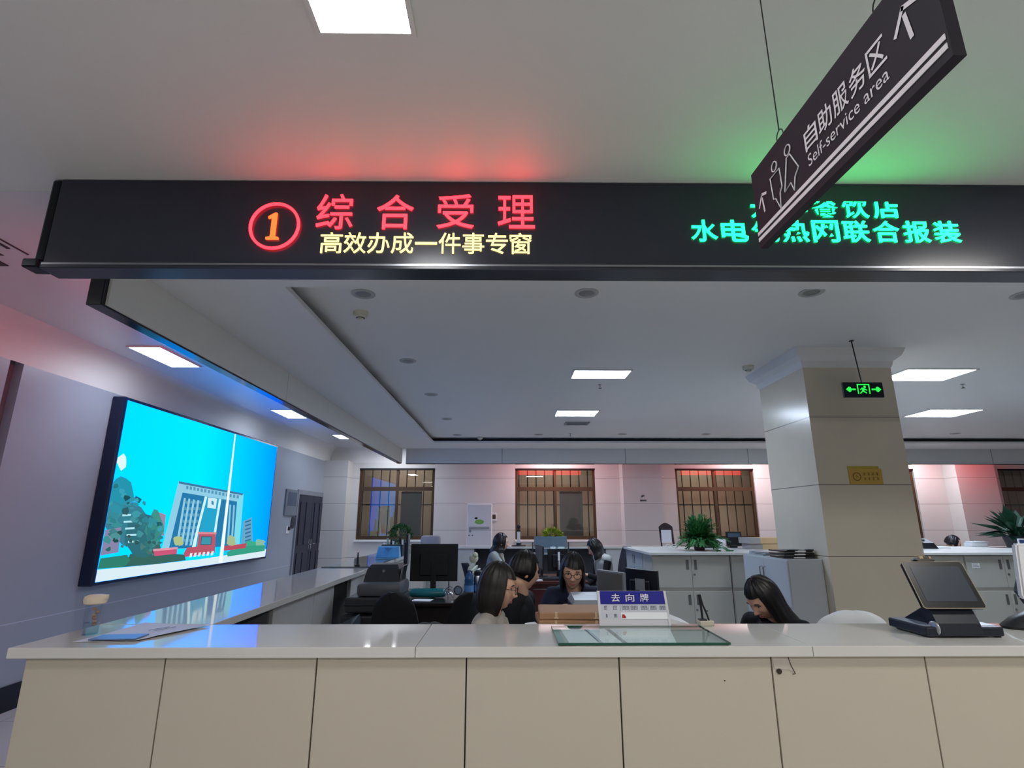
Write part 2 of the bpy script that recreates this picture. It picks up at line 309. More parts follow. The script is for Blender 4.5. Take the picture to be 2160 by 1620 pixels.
((0.02065138819957521,0.0886144173621714,0.09621113535495598),5.36,[(5.865,1.415),(5.848,1.392),(5.819,1.393),(5.783,1.417),(5.798,1.434),(5.842,1.437)]),
((0.05633361228211666,0.2794264443109033,0.3294234523744074),5.38,[(6.155,1.508),(6.141,1.488),(6.108,1.498),(6.083,1.509),(6.105,1.53),(6.137,1.518)]),
((0.03182805813949344,0.23292170969330084,0.28242991489539504),5.4,[(6.265,1.545),(6.238,1.514),(6.161,1.517),(6.134,1.545),(6.15,1.565),(6.208,1.582)]),
((0.049042172467288744,0.32101999822788924,0.3928439602735031),5.42,[(6.134,1.605),(6.08,1.578),(6.022,1.566),(5.946,1.603),(5.988,1.638),(6.046,1.643)]),
((0.03510431038676741,0.22107685889444215,0.2647818052121919),5.44,[(6.092,1.554),(6.069,1.543),(6.041,1.538),(6.032,1.554),(6.033,1.565),(6.066,1.564)]),
((0.054122600113371534,0.29126608810937893,0.33371278457838643),5.46,[(5.722,1.527),(5.697,1.502),(5.627,1.509),(5.6,1.528),(5.631,1.551),(5.706,1.549)]),
((0.04219197605689695,0.12437250605825922,0.1436873308810483),5.48,[(6.127,1.48),(6.107,1.47),(6.062,1.46),(6.052,1.481),(6.048,1.495),(6.099,1.492)]),
((0.03413084883949298,0.17808333870654677,0.21972047717648882),5.5,[(6.205,1.595),(6.176,1.572),(6.109,1.576),(6.084,1.594),(6.111,1.607),(6.149,1.622)]),
((0.0754517307697754,0.2878109953211063,0.3047994985700779),5.5200000000000005,[(5.851,1.378),(5.812,1.355),(5.773,1.349),(5.761,1.381),(5.752,1.409),(5.809,1.408)]),
((0.03512020886697441,0.22178878822045442,0.25358634797225804),5.54,[(5.738,1.53),(5.745,1.514),(5.695,1.516),(5.638,1.531),(5.67,1.569),(5.728,1.55)]),
((0.03416759955360889,0.2957924669412306,0.3866582318609956),5.5600000000000005,[(6.158,1.729),(6.161,1.7),(6.129,1.703),(6.098,1.727),(6.11,1.751),(6.149,1.743)]),
((0.033915354283578183,0.1128634886173438,0.11745988040847243),5.58,[(6.037,1.328),(6.04,1.306),(5.992,1.313),(5.989,1.329),(5.99,1.343),(6.03,1.343)]),
((0.35,0.25,0.38),2,[(6.368,1.643),(6.555,1.603),(6.58,1.364),(6.367,1.381)]),
((0.45,0.8,0.9),4,[(5.814,1.601),(5.944,1.608),(5.949,1.588),(5.819,1.582)]),
((0.45,0.8,0.9),4,[(5.853,1.534),(5.992,1.539),(5.997,1.519),(5.858,1.515)]),
((0.45,0.8,0.9),4,[(5.892,1.466),(6.04,1.469),(6.045,1.449),(5.897,1.446)]),
((0.45,0.8,0.9),4,[(5.932,1.397),(6.089,1.398),(6.094,1.378),(5.937,1.378)]),
((0.45,0.8,0.9),4,[(5.971,1.328),(6.138,1.327),(6.143,1.307),(5.976,1.309)]),
((0.03,0.22,0.16),4,[(5.6,1.077),(5.613,1.175),(5.993,1.187),(6.061,1.125),(5.981,1.064)]),
((0.04,0.14,0.12),3,[(5.981,1.064),(6.043,1.194),(6.621,1.17),(7.063,1.122),(7.102,1.052),(6.52,1.051)]),
((0.28,0.62,0.8),5,[(6.706,2.006),(8.399,1.935),(8.461,1.174),(6.576,1.205)]),
((0.05,0.2,0.34),5.2,[(6.706,2.006),(8.399,1.935),(8.391,1.906),(6.723,1.978)]),
((0.02,0.2,0.42),6,[(6.819,1.874),(8.224,1.809),(8.274,1.168),(6.711,1.208)]),
((0.2,0.72,0.85),5.5,[(8.224,1.809),(8.399,1.935),(8.461,1.174),(8.289,1.168)]),
((0.3,0.62,0.8),6.5,[(6.865,1.812),(6.907,1.808),(6.892,1.244),(6.845,1.24)]),
((0.1,0.34,0.5),6.4,[(6.915,1.779),(6.967,1.775),(6.966,1.74),(6.913,1.744)]),
((0.1,0.34,0.5),6.4,[(6.912,1.701),(6.965,1.697),(6.963,1.662),(6.911,1.667)]),
((0.1,0.34,0.5),6.4,[(6.91,1.624),(6.962,1.619),(6.961,1.584),(6.909,1.589)]),
((0.1,0.34,0.5),6.4,[(6.907,1.547),(6.96,1.541),(6.958,1.507),(6.906,1.513)]),
((0.1,0.34,0.5),6.4,[(6.905,1.471),(6.957,1.464),(6.956,1.43),(6.904,1.437)]),
((0.1,0.34,0.5),6.4,[(6.903,1.395),(6.954,1.388),(6.953,1.354),(6.901,1.361)]),
((0.1,0.34,0.5),6.4,[(6.9,1.319),(6.952,1.312),(6.951,1.278),(6.899,1.286)]),
((0.3,0.62,0.8),6.5,[(6.964,1.807),(7.007,1.802),(6.988,1.239),(6.939,1.236)]),
((0.1,0.34,0.5),6.4,[(7.013,1.782),(7.067,1.778),(7.065,1.742),(7.011,1.747)]),
((0.1,0.34,0.5),6.4,[(7.01,1.703),(7.064,1.699),(7.062,1.663),(7.008,1.668)]),
((0.1,0.34,0.5),6.4,[(7.007,1.625),(7.061,1.62),(7.059,1.584),(7.006,1.59)]),
((0.1,0.34,0.5),6.4,[(7.004,1.547),(7.058,1.541),(7.056,1.506),(7.003,1.512)]),
((0.1,0.34,0.5),6.4,[(7.001,1.47),(7.055,1.463),(7.053,1.428),(7.0,1.435)]),
((0.1,0.34,0.5),6.4,[(6.999,1.393),(7.052,1.386),(7.05,1.351),(6.997,1.358)]),
((0.1,0.34,0.5),6.4,[(6.996,1.316),(7.049,1.309),(7.048,1.274),(6.995,1.282)]),
((0.3,0.62,0.8),6.5,[(7.066,1.801),(7.111,1.796),(7.086,1.235),(7.035,1.232)]),
((0.1,0.34,0.5),6.4,[(7.113,1.786),(7.169,1.781),(7.167,1.745),(7.112,1.75)]),
((0.1,0.34,0.5),6.4,[(7.11,1.706),(7.166,1.701),(7.164,1.665),(7.109,1.67)]),
((0.1,0.34,0.5),6.4,[(7.107,1.626),(7.162,1.621),(7.161,1.585),(7.105,1.591)]),
((0.1,0.34,0.5),6.4,[(7.104,1.547),(7.159,1.541),(7.157,1.506),(7.102,1.512)]),
((0.1,0.34,0.5),6.4,[(7.101,1.468),(7.156,1.462),(7.154,1.427),(7.099,1.433)]),
((0.1,0.34,0.5),6.4,[(7.098,1.39),(7.152,1.383),(7.151,1.348),(7.096,1.356)]),
((0.1,0.34,0.5),6.4,[(7.095,1.313),(7.149,1.305),(7.147,1.27),(7.093,1.278)]),
((0.3,0.62,0.8),6.5,[(7.171,1.795),(7.217,1.79),(7.186,1.23),(7.134,1.227)]),
((0.1,0.34,0.5),6.4,[(7.217,1.789),(7.274,1.785),(7.272,1.748),(7.215,1.753)]),
((0.1,0.34,0.5),6.4,[(7.213,1.708),(7.27,1.703),(7.269,1.667),(7.212,1.672)]),
((0.1,0.34,0.5),6.4,[(7.21,1.627),(7.267,1.622),(7.265,1.585),(7.208,1.591)]),
((0.1,0.34,0.5),6.4,[(7.206,1.547),(7.263,1.541),(7.261,1.505),(7.205,1.511)]),
((0.1,0.34,0.5),6.4,[(7.203,1.467),(7.259,1.461),(7.257,1.425),(7.201,1.432)]),
((0.1,0.34,0.5),6.4,[(7.199,1.388),(7.256,1.381),(7.254,1.345),(7.198,1.353)]),
((0.1,0.34,0.5),6.4,[(7.196,1.309),(7.252,1.302),(7.25,1.266),(7.194,1.274)]),
((0.25,0.58,0.76),6.5,[(7.901,1.765),(7.948,1.763),(8.025,1.206),(7.972,1.208)]),
((0.25,0.58,0.76),6.5,[(8.01,1.76),(8.059,1.758),(8.134,1.201),(8.079,1.204)]),
((0.25,0.58,0.76),6.5,[(8.123,1.755),(8.173,1.753),(8.246,1.196),(8.19,1.199)]),
((0.62,0.93,0.97),7,[(7.332,1.849),(7.392,1.845),(7.303,1.434),(7.279,1.185),(7.192,1.19)]),
((0.62,0.93,0.97),7,[(7.701,1.831),(7.766,1.827),(7.743,1.522),(7.742,1.187),(7.668,1.19)]),
((0.02,0.38,0.62),6.8,[(7.392,1.845),(7.701,1.831),(7.678,1.196),(7.276,1.197)]),
((0.62,0.86,0.94),7.2,[(7.417,1.84),(7.651,1.829),(7.648,1.694),(7.428,1.703)]),
((0.05,0.25,0.4),7.4,[(7.511,1.799),(7.561,1.794),(7.586,1.744),(7.524,1.749)]),
((0.1,0.32,0.5),5.6,[(6.878,1.961),(6.925,1.96),(6.93,1.92),(6.883,1.922)]),
((0.1,0.32,0.5),5.6,[(6.958,1.958),(7.006,1.956),(7.011,1.916),(6.963,1.918)]),
((0.1,0.32,0.5),5.6,[(7.04,1.954),(7.089,1.952),(7.094,1.912),(7.045,1.914)]),
((0.1,0.32,0.5),5.6,[(7.123,1.95),(7.174,1.948),(7.179,1.908),(7.128,1.91)]),
((0.1,0.32,0.5),5.6,[(7.209,1.946),(7.261,1.944),(7.265,1.903),(7.214,1.906)]),
((0.1,0.32,0.5),5.6,[(7.297,1.942),(7.349,1.94),(7.354,1.899),(7.301,1.901)]),
((0.1,0.32,0.5),5.6,[(7.386,1.938),(7.44,1.936),(7.445,1.894),(7.391,1.897)]),
((0.1,0.32,0.5),5.6,[(7.478,1.934),(7.534,1.932),(7.539,1.889),(7.483,1.892)]),
((0.1,0.32,0.5),5.6,[(7.573,1.93),(7.629,1.928),(7.634,1.884),(7.577,1.887)]),
((0.1,0.32,0.5),5.6,[(7.669,1.926),(7.727,1.923),(7.732,1.88),(7.674,1.882)]),
((0.1,0.32,0.5),5.6,[(7.768,1.921),(7.828,1.919),(7.833,1.874),(7.773,1.877)]),
((0.1,0.32,0.5),5.6,[(7.87,1.916),(7.931,1.914),(7.936,1.869),(7.875,1.872)]),
((0.1,0.32,0.5),5.6,[(7.974,1.912),(8.037,1.909),(8.042,1.864),(7.979,1.867)]),
((0.1,0.32,0.5),5.6,[(8.081,1.907),(8.146,1.904),(8.15,1.858),(8.086,1.861)]),
((0.1,0.32,0.5),5.6,[(8.191,1.902),(8.257,1.899),(8.262,1.853),(8.196,1.856)]),
((0.14,0.38,0.58),5,[(8.491,1.52),(8.757,1.584),(8.886,1.212),(8.509,1.158)]),
((0.04,0.16,0.3),5.4,[(8.552,1.519),(8.734,1.548),(8.74,1.526),(8.558,1.498)]),
((0.04,0.16,0.3),5.4,[(8.567,1.463),(8.749,1.49),(8.755,1.468),(8.573,1.442)]),
((0.04,0.16,0.3),5.4,[(8.582,1.406),(8.764,1.432),(8.77,1.41),(8.587,1.385)]),
((0.04,0.16,0.3),5.4,[(8.596,1.349),(8.779,1.374),(8.785,1.352),(8.602,1.328)]),
((0.04,0.16,0.3),5.4,[(8.611,1.293),(8.794,1.316),(8.8,1.294),(8.616,1.272)]),
((0.04,0.16,0.3),5.4,[(8.626,1.236),(8.809,1.258),(8.815,1.236),(8.631,1.215)]),
((0.05,0.42,0.28),6,[(9.122,1.129),(9.095,1.088),(9.019,1.068),(8.919,1.073),(8.819,1.06),(8.764,1.065),(8.656,1.112),(8.639,1.152),(8.597,1.184),(8.702,1.231),(8.792,1.228),(8.887,1.214),(9.015,1.2),(9.004,1.172)]),
((0.25,0.5,0.36),6.2,[(9.296,1.166),(9.368,1.128),(9.257,1.111),(9.204,1.106),(9.125,1.115),(9.066,1.121),(9.022,1.142),(9.002,1.178),(8.998,1.201),(9.002,1.231),(9.083,1.24),(9.181,1.223),(9.267,1.221),(9.361,1.186)]),
((0.04,0.36,0.24),6.4,[(8.101,1.091),(8.39,1.163),(9.371,1.133),(9.358,1.043),(8.144,1.03)]),
((0.45,0.55,0.25),7,[(6.965,1.291),(7.007,1.264),(6.968,1.241),(6.917,1.234),(6.866,1.249),(6.832,1.243),(6.801,1.271),(6.785,1.298),(6.768,1.328),(6.785,1.345),(6.844,1.351),(6.885,1.346),(6.937,1.343),(6.96,1.314)]),
((0.4,0.52,0.28),7,[(8.312,1.241),(8.335,1.212),(8.32,1.181),(8.245,1.174),(8.195,1.166),(8.115,1.195),(8.067,1.222),(8.079,1.25),(8.084,1.282),(8.089,1.312),(8.152,1.328),(8.212,1.312),(8.273,1.298),(8.3,1.272)]),
((0.6,0.1,0.2),7,[(6.419,1.213),(6.883,1.205),(6.889,1.144),(6.462,1.143)]),
((0.75,0.35,0.42),7.2,[(6.416,1.223),(6.888,1.222),(6.884,1.199),(6.423,1.197)]),
((0.5,0.08,0.12),7,[(7.972,1.182),(8.684,1.192),(8.67,1.122),(8.015,1.116)]),
((0.5,0.1,0.15),8,[(7.317,1.379),(7.733,1.363),(7.776,1.104),(7.071,1.093),(7.028,1.141),(7.083,1.206),(7.317,1.207)]),
((0.7,0.25,0.3),8.2,[(7.291,1.392),(7.755,1.376),(7.749,1.35),(7.288,1.362)]),
((0.05,0.32,0.42),8.3,[(7.399,1.323),(7.623,1.316),(7.635,1.223),(7.399,1.233)]),
((0.02,0.12,0.2),8.25,[(7.379,1.333),(7.639,1.325),(7.656,1.213),(7.385,1.225)]),
((0.75,0.82,0.88),8.4,[(7.174,1.133),(7.228,1.132),(7.219,1.084),(7.166,1.084)]),
((0.75,0.82,0.88),8.4,[(7.271,1.132),(7.325,1.131),(7.316,1.082),(7.262,1.083)]),
((0.75,0.82,0.88),8.4,[(7.37,1.131),(7.426,1.13),(7.416,1.08),(7.36,1.081)]),
((0.75,0.82,0.88),8.4,[(7.471,1.13),(7.529,1.129),(7.519,1.079),(7.462,1.079)]),
((0.75,0.82,0.88),8.4,[(7.576,1.129),(7.635,1.128),(7.625,1.077),(7.566,1.078)]),
((0.75,0.82,0.88),8.4,[(7.684,1.128),(7.745,1.127),(7.734,1.075),(7.673,1.076)]),
((0.9,1,1),9,[(7.901,2.779),(7.937,2.781),(8.017,0.955),(7.914,0.956)])]

# ------------------------------------------------------------------ room shell
ZC = 3.19                                     # hall ceiling
m = MB(); m.box(-4.4, 14.2, -5.2, 14, ZC, ZC + .1); struct(m.build('ceiling', ceil_m))
m = MB(); m.box(-4.17, -2.34, 2.45, 12.75, ZC - .012, ZC); struct(m.build('ceiling_aisle', M('aisle_ceiling_panel', (212, 214, 218), .26, spec=1.0, var=.01)))
m = MB(); m.box(-4.4, 14.2, -5.2, 14, -.1, 0); struct(m.build('floor', floor_m))
m = MB(); m.box(-4.3, 14.2, -5.2, -5.0, 0, ZC); struct(m.build('wall_front', wall_m))
m = MB(); m.box(14, 14.2, -5, 12.75, 0, ZC); struct(m.build('wall_right', wall_m))
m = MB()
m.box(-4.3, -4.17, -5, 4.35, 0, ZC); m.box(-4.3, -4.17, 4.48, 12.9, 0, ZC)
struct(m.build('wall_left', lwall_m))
m = MB(); m.box(-4.3, -4.25, 4.35, 4.48, 0, ZC); struct(m.build('trim_1', grey_m))
m = MB(); m.box(-4.17, -4.155, -5, 4.35, 0, .205); m.box(-4.17, -4.155, 4.48, 10.9, 0, .205); struct(m.build('baseboard_left', M('black_stone', (18, 22, 34), .12)))
cove = [(0, 0), (.015, .1), (.05, .2), (.12, .28), (.22, .325), (.24, .34), (0, .34)]
m = MB(); m.prism([(-4.17 + a, 2.85 + b) for a, b in cove], -5, 12.7, 'y'); struct(m.build('trim_2', ceil_m, smooth=True))
m = MB(); m.prism([(12.75 - a, 2.85 + b) for a, b in cove], -4.17, 14, 'x'); struct(m.build('trim_3', ceil_m, smooth=True))
# rear wall with window openings
WINS = [(-3.46, -1.69), (.20, 2.08), (3.98, 5.84), (7.85, 9.66), (11.68, 13.5)]
m = MB(); m.box(-4.3, 14, 12.75, 12.95, 0, 1.10); m.box(-4.3, 14, 12.75, 12.95, 2.72, ZC)
e = -4.3
for a, b in WINS: m.box(e, a, 12.75, 12.95, 1.10, 2.72); e = b
m.box(e, 14, 12.75, 12.95, 1.10, 2.72)
for a, b in ((-4.17, -3.63), (2.65, 3.55), (6.48, 7.36), (10.36, 11.27)): m.box(a, b, 12.37, 12.76, 0, 2.86)
struct(m.build('wall_back', wall_m))
pane_m = glass('window_glass', (.90, .90, .88), .10)
mesh_m = M('insect_screen', (78, 84, 84), .6, alpha=.82)
for i, (a, b) in enumerate(WINS):
    w = thing('window_%d' % (i + 1), 'x', 'window', (a, 12.8, 1.10)); struct(w)
    del w['label']; del w['category']
    L = b - a; H = 1.62; c = L * .5; t = .055
    f = MB()
    for x0, x1, z0, z1 in ((0, t, 0, H), (L - t, L, 0, H), (t, L - t, 0, t * 1.4), (t, L - t, H - t * .7, H), (t, L - t, 1.10, 1.19), (c - t / 2, c + t / 2, 1.19, H - t * .7), (c - t / 2, c + t / 2, t * 1.4, 1.10)):
        f.box(x0, x1, 0, .08, z0, z1)
    f.build('frame', bronze_m, w)
    f = MB(); f.box(0, L, -.055, 0, H - .035, H - .002); f.build('top_rail', dark_m, w)
    for x0, x1, z0, z1 in ((t, c - t / 2, 1.19, H - .04), (c + t / 2, L - t, 1.19, H - .04), (t, c - t / 2, .075, 1.10), (c + t / 2, L - t, .075, 1.10)):
        g = MB(); g.box(x0, x1, .038, .042, z0, z1); g.build('pane', pane_m, w)
    if i < 2:
        g = MB(); g.box(c + .1, L - .3, .055, .06, .08, 1.09); g.build('insect_screen', mesh_m, w)
    g = MB(); g.box(-.02, L + .02, -.11, .0, -.045, -.002, .004); g.build('sill', white_m, w)
# cladding of the yard wall seen through the windows
m = MB()
x = -7.0
while x < 22:
    m.box(x, x + .195, 14.0, 14.04, .0, 1.90); m.box(x, x + .195, 14.0, 14.04, 1.925, 5); x += .222
struct(MB().box(-7, 22, 14.07, 14.1, 0, 5).build('wall_backing', dark_m))
struct(m.build('wall_outside', M('timber_cladding', (188, 170, 148), .6, var=.12, scale=2, stretch=(4, 1, .4))))
m = MB(); m.box(-7, 22, 12.95, 14, -.2, -.02); struct(m.build('ground_outside', grey_m))

# office ceiling inside the counter island: lower soffit, recessed tray
m = MB()
m.box(-2.23, -1.6, 2.46, 11.3, 3.0, ZC); m.box(-1.6, 14, 2.46, 3.02, 3.0, ZC); m.box(-1.6, 14, 10.58, 11.3, 3.0, ZC)
m.box(-1.6, -1.43, 3.02, 10.58, 3.0, 3.035); m.box(-1.43, 14, 3.02, 3.2, 3.0, 3.035); m.box(-1.43, 14, 10.4, 10.58, 3.0, 3.035)
struct(m.build('ceiling_soffit', ceil_m))
m = MB(); m.box(-1.6, -1.59, 3.03, 10.57, 3.036, 3.10); m.box(-1.6, 14, 10.57, 10.58, 3.036, 3.10); m.box(-1.6, -1.44, 3.03, 10.57, 3.0355, 3.037); m.box(-1.6, 14, 10.41, 10.57, 3.0355, 3.037); struct(m.build('cove_shade_lining', M('cove_shade_grey', (70, 74, 82), .6)))  # dark lining added so the cove gap reads as deep shade
m = MB(); m.box(-1.6, 14, 3.02, 10.58, 3.10, ZC - .01); struct(m.build('ceiling_tray', ceil_m))

# pillar
m = MB(); m.box(2.77, 3.60, 4.80, 5.68, 0, 2.94); o = struct(m.build('pillar', stone_m))
m = MB()
prof = [(0, 2.93), (.012, 2.95), (.02, 2.99), (.07, 3.03), (.085, 3.06), (.10, 3.10)]
m.loft([[(2.77 - a, 4.8 - a, z), (3.6 + a, 4.8 - a, z), (3.6 + a, 5.68 + a, z), (2.77 - a, 5.68 + a, z)] for a, z in prof])
struct(m.build('trim_4', ceil_m))

# door in the left wall
d = thing('door_1', 'x', 'door', (-4.17, 10.96, 0)); struct(d); del d['label']; del d['category']
blue_door = M('dark_blue_door', (28, 34, 54), .28, var=.1, scale=3)
m = MB(); m.box(0, .03, -.06, 0, 0, 2.13); m.box(0, .03, 1.62, 1.68, 0, 2.13); m.box(0, .03, 0, 1.62, 2.04, 2.13); m.build('door_frame', M('grey_frame', (130, 134, 146), .35), d)
for k in range(2):
    m = MB(); y0 = .01 + k * .805; m.box(0, .02, y0, y0 + .795, .01, 2.035)
    for a, b in ((.12, .36), (.44, .68)):
        for z0, z1 in ((.25, .9), (1.05, 1.9)): m.box(.02, .03, y0 + a, y0 + b, z0, z1, .008)
    l = m.build('door_leaf', blue_door, d)
    m = MB(); yy = y0 + (.74 if k == 0 else .06); m.box(.02, .03, yy - .02, yy + .02, .95, 1.15); m.tube([(.03, yy, 1.05), (.075, yy, 1.05), (.075, yy + (-.11 if k == 0 else .11), 1.05)], .011)
    m.build('door_handle', chrome_m, l)

# ------------------------------------------------------------------ fascia and LED sign
t = thing('led_signboard', 'long black fascia over the front counter with red, yellow and green lit characters', 'sign', (0, 2.35, 2.70))
m = MB(); m.prism([(0, .485), (0, .036), (-.018, .032), (-.018, .004), (-.014, 0), (.10, 0), (.10, .485)], -2.21, 7, 'x'); m.build('board', black_m, t)
m = MB(); m.box(-2.255, -2.21, -.004, .10, .04, .485, .012); m.box(-2.285, -2.21, -.03, .06, .0, .045, .008); m.build('end_cap', trim_m, t)
m = MB(); m.box(-2.20, 7, -.0205, -.0185, .017, .027); m.build('edge_strip', M('satin_metal', (150, 152, 160), .25, metal=.9), t)
front = lambda y: (lambda u, v, w: (u, y - w, v))
fz = lambda u, v, w: (u, -.002 - w, v - 2.70)
for ch, b in (('综', (-.934, -.756, 2.918, 3.108)), ('合', (-.64, -.461, 2.919, 3.106)), ('受', (-.345, -.164, 2.926, 3.111)), ('理', (-.047, .134, 2.928, 3.107))):
    put_text(MB(), ch, *b, fz, .008).build('red_character', ledr_m, t)
m = MB(); rr = [(-1.13 + .116 * math.cos(2 * PI * k / 48), -.01, .231 + .120 * math.sin(2 * PI * k / 48)) for k in range(49)]
m.tube(rr, .0075, 6); m.build('ring', ledr_m, t)
m = MB(); m.prism([(-1.136 + a, .160 + b) for a, b in ((-.030, 0), (.030, 0), (.030, .010), (.012, .014), (.012, .142), (.002, .142), (-.028, .122), (-.028, .112), (-.010, .118), (-.010, .014), (-.030, .010))], -.012, -.002, 'y'); m.build('number_in_ring', M('led_orange', (30, 4, 4), .5, emit=(255, 60, 22), strength=7), t)
m = MB(); sub = '高效办成一件事专窗'
for k, ch in enumerate(sub):
    x0 = -.903 + k * .1142; w = .106
    if ch == '一': put_text(m, ch, x0, x0 + w, 2.838, 2.85, fz, .006)
    else: put_text(m, ch, x0, x0 + w, 2.790, 2.900, fz, .006)
m.build('yellow_lettering', ledy_m, t)
m = MB()
for k, ch in enumerate('水电气热网联合报装'):
    x0 = .898 + k * .1495; put_text(m, ch, x0, x0 + .13, 2.861, 2.978, fz, .006, bold=.012)
for k, ch in enumerate('开办餐饮店'):
    x0 = 1.205 + k * .1525; put_text(m, ch, x0, x0 + .128, 2.993, 3.112, fz, .006, bold=.012, clip=3.083)
m.build('green_lettering', ledg_m, t)

def fascia(name, label, bx, red, cat='fascia'):
    t = thing(name, label, cat, (0, 0, 0)); return t
t = thing('side_fascia', 'long fascia above the left counter arm with pale inside and dark glossy bottom edge', 'fascia', (-2.28, 2.78, 2.70))
m = MB(); m.box(-.05, .035, 0, 8.7, .0, .485, .004); m.build('casing', M('black_casing', (22, 27, 36), .16), t)
m = MB(); m.box(.035, .05, .03, 8.69, .012, .30); m.build('inner_lining', M('fascia_lining', (226, 224, 218), .4, var=.02, joints=[(1, 6.0, 5.3, .006)]), t)
m = MB(); m.box(-.056, -.05, .3, 2.2, .1, .4); m.build('red_display', M('red_display', (60, 5, 8), .5, emit=(255, 30, 70), strength=4.5), t)
t = thing('rear_fascia', 'grey panelled fascia above the rear counter, in front of the windows', 'fascia', (0, 11.3, 2.68))
m = MB(); m.box(-2.12, 13.9, .012, .12, .0, .505); m.build('casing', MATS['black_casing'], t)
m = MB(); m.box(-2.115, 13.9, 0, .012, .012, .32); m.build('inner_lining', M('rear_lining', (208, 208, 206), .4, var=.02, joints=[(0, 2.6, -.1, .014)]), t)
for a, b in ((.30, 1.95), (4.6, 6.2), (9.6, 11.0)):
    m = MB(); m.box(a, b, .12, .126, .006, .36); m.build('red_display', M('red_display_rear', (60, 5, 8), .5, emit=(255, 26, 40), strength=5.5, var=.3), t)

# ------------------------------------------------------------------ ceiling fittings
def panel_light(label, x0, x1, y0, y1, z, group, mat=None):
    t = thing('ceiling_light', label, 'ceiling light', ((x0 + x1) / 2, (y0 + y1) / 2, z), group=group)
    a, b = (x1 - x0) / 2, (y1 - y0) / 2
    m = MB(); w = .018
    m.box(-a - w, a + w, -b - w, -b, -.012, 0); m.box(-a - w, a + w, b, b + w, -.012, 0); m.box(-a - w, -a, -b, b, -.012, 0); m.box(a, a + w, -b, b, -.012, 0)
    m.build('light_frame', frame_m, t)
    m = MB(); m.box(-a, a, -b, b, -.008, -.001); m.build('diffuser', mat or (panel_e if y0 < 2 else panela_e if x0 < -2.5 else panelc_e), t)
G = 'recessed ceiling panel lights'
panel_light('glowing ceiling panel above the red lit sign, nearest the camera', -.645, -.335, .9, 1.50, ZC, G)
panel_light('glowing ceiling panel along the left aisle, nearest of three beside the dark fascia edge', -3.67, -3.37, 4.98, 5.67, ZC - .012, G)
panel_light('glowing ceiling panel along the left aisle, second of three past the wall screen', -3.60, -3.30, 8.06, 8.72, ZC - .012, G)
panel_light('glowing ceiling panel along the left aisle, farthest of three near the rear wall', -3.45, -3.0, 10.55, 11.05, ZC - .012, G)
panel_light('glowing tray ceiling panel in the middle of the office, nearer of the pair', .725, 1.325, 5.50, 5.81, 3.10, G)
panel_light('glowing tray ceiling panel in the middle of the office, farther of the pair', .74, 1.34, 7.68, 8.08, 3.10, G)
panel_light('glowing tray ceiling panel right of the pillar, nearer of the two', 4.25, 4.98, 5.42, 5.88, 3.10, G)
panel_light('glowing tray ceiling panel right of the pillar, farther and cut by the frame', 6.15, 6.9, 7.55, 8.1, 3.10, G)
t0 = thing('downlight', 'unlit round downlight in the tray, left front corner by the smoke detector', 'downlight', (-1.02, 3.53, 3.10), group='unlit round downlights')
m = MB(); m.lathe([(.0, -.004), (.055, -.004), (.062, -.008), (.078, -.008), (.085, -.004), (.085, 0), (0, 0)], seg=28); m.build('trim_ring', M('downlight_ring', (170, 172, 172), .35), t0, smooth=True)
m = MB(); m.lathe([(.0, -.0065), (.05, -.006), (.056, -.0035), (0, -.003)], seg=24); m.build('lens', M('downlight_lens', (128, 130, 128), .35), t0, smooth=True)
for x, y, l in ((.56, 3.50, 'unlit round downlight in the tray, front row, straight behind the red sign'), (2.14, 3.47, 'unlit round downlight in the tray, front row, behind the green sign'), (3.68, 3.50, 'unlit round downlight in the tray, front row, cut by the right frame edge'),
                (-1.0, 5.18, 'unlit round downlight of the left row, next after the corner one'), (-.97, 6.68, 'unlit round downlight of the left row, third from the front'),
                (-.955, 8.39, 'unlit round downlight of the left row, fourth from the front'), (-.94, 10.06, 'unlit round downlight of the left row, in the far corner'),
                (.60, 9.99, 'unlit round downlight of the far row, left of the middle'), (2.16, 9.92, 'unlit round downlight of the far row, in the middle'), (3.73, 9.91, 'unlit round downlight of the far row, just left of the pillar'), (8.34, 9.80, 'unlit round downlight of the far row, right of the pillar')):
    dup(t0, (x, y, 3.10), l, 'unlit round downlights')
t0 = thing('smoke_detector', 'cream smoke detector hanging below the corner downlight', 'smoke detector', (-1.13, 3.88, 3.10), group='smoke detectors')
m = MB(); m.lathe([(0, -.062), (.022, -.062), (.026, -.05), (.045, -.043), (.055, -.03), (.055, -.004), (.06, 0), (0, 0)], seg=24); m.build('housing', M('cream_plastic', (205, 202, 186), .45), t0, smooth=True)
m = MB(); m.lathe([(.027, -.051), (.034, -.047), (.034, -.044), (.027, -.047)], seg=20); m.build('sensing_slot', dark_m, t0)
dup(t0, (2.51, 5.34, 3.10), 'small smoke detector on the tray ceiling left of the pillar', 'smoke detectors')
dup(t0, (-.52, 10.3, 3.10), 'small smoke detector on the tray ceiling at the far left', 'smoke detectors')
t0 = thing('sprinkler', 'small fire sprinkler behind the nearer middle ceiling panel', 'sprinkler', (1.1, 6.14, 3.10), group='fire sprinklers')
m = MB(); m.lathe([(0, 0), (.025, 0), (.025, -.004), (.009, -.006), (.009, -.03), (.004, -.045), (0, -.045)], seg=14); m.build('stem', chrome_m, t0)
m = MB(); m.lathe([(0, -.049), (.018, -.049), (.018, -.045), (0, -.045)], seg=12); m.build('deflector', dark_m, t0)
for x, y, z, l in ((1.18, 9.87, 3.10, 'small fire sprinkler behind the far middle ceiling panel'), (5.38, 6.08, 3.10, 'small fire sprinkler behind the panel right of the pillar'), (-3.0, 6.5, ZC - .012, 'small fire sprinkler in the left aisle under the blue lit ceiling')):
    dup(t0, (x, y, z), l, 'fire sprinklers')
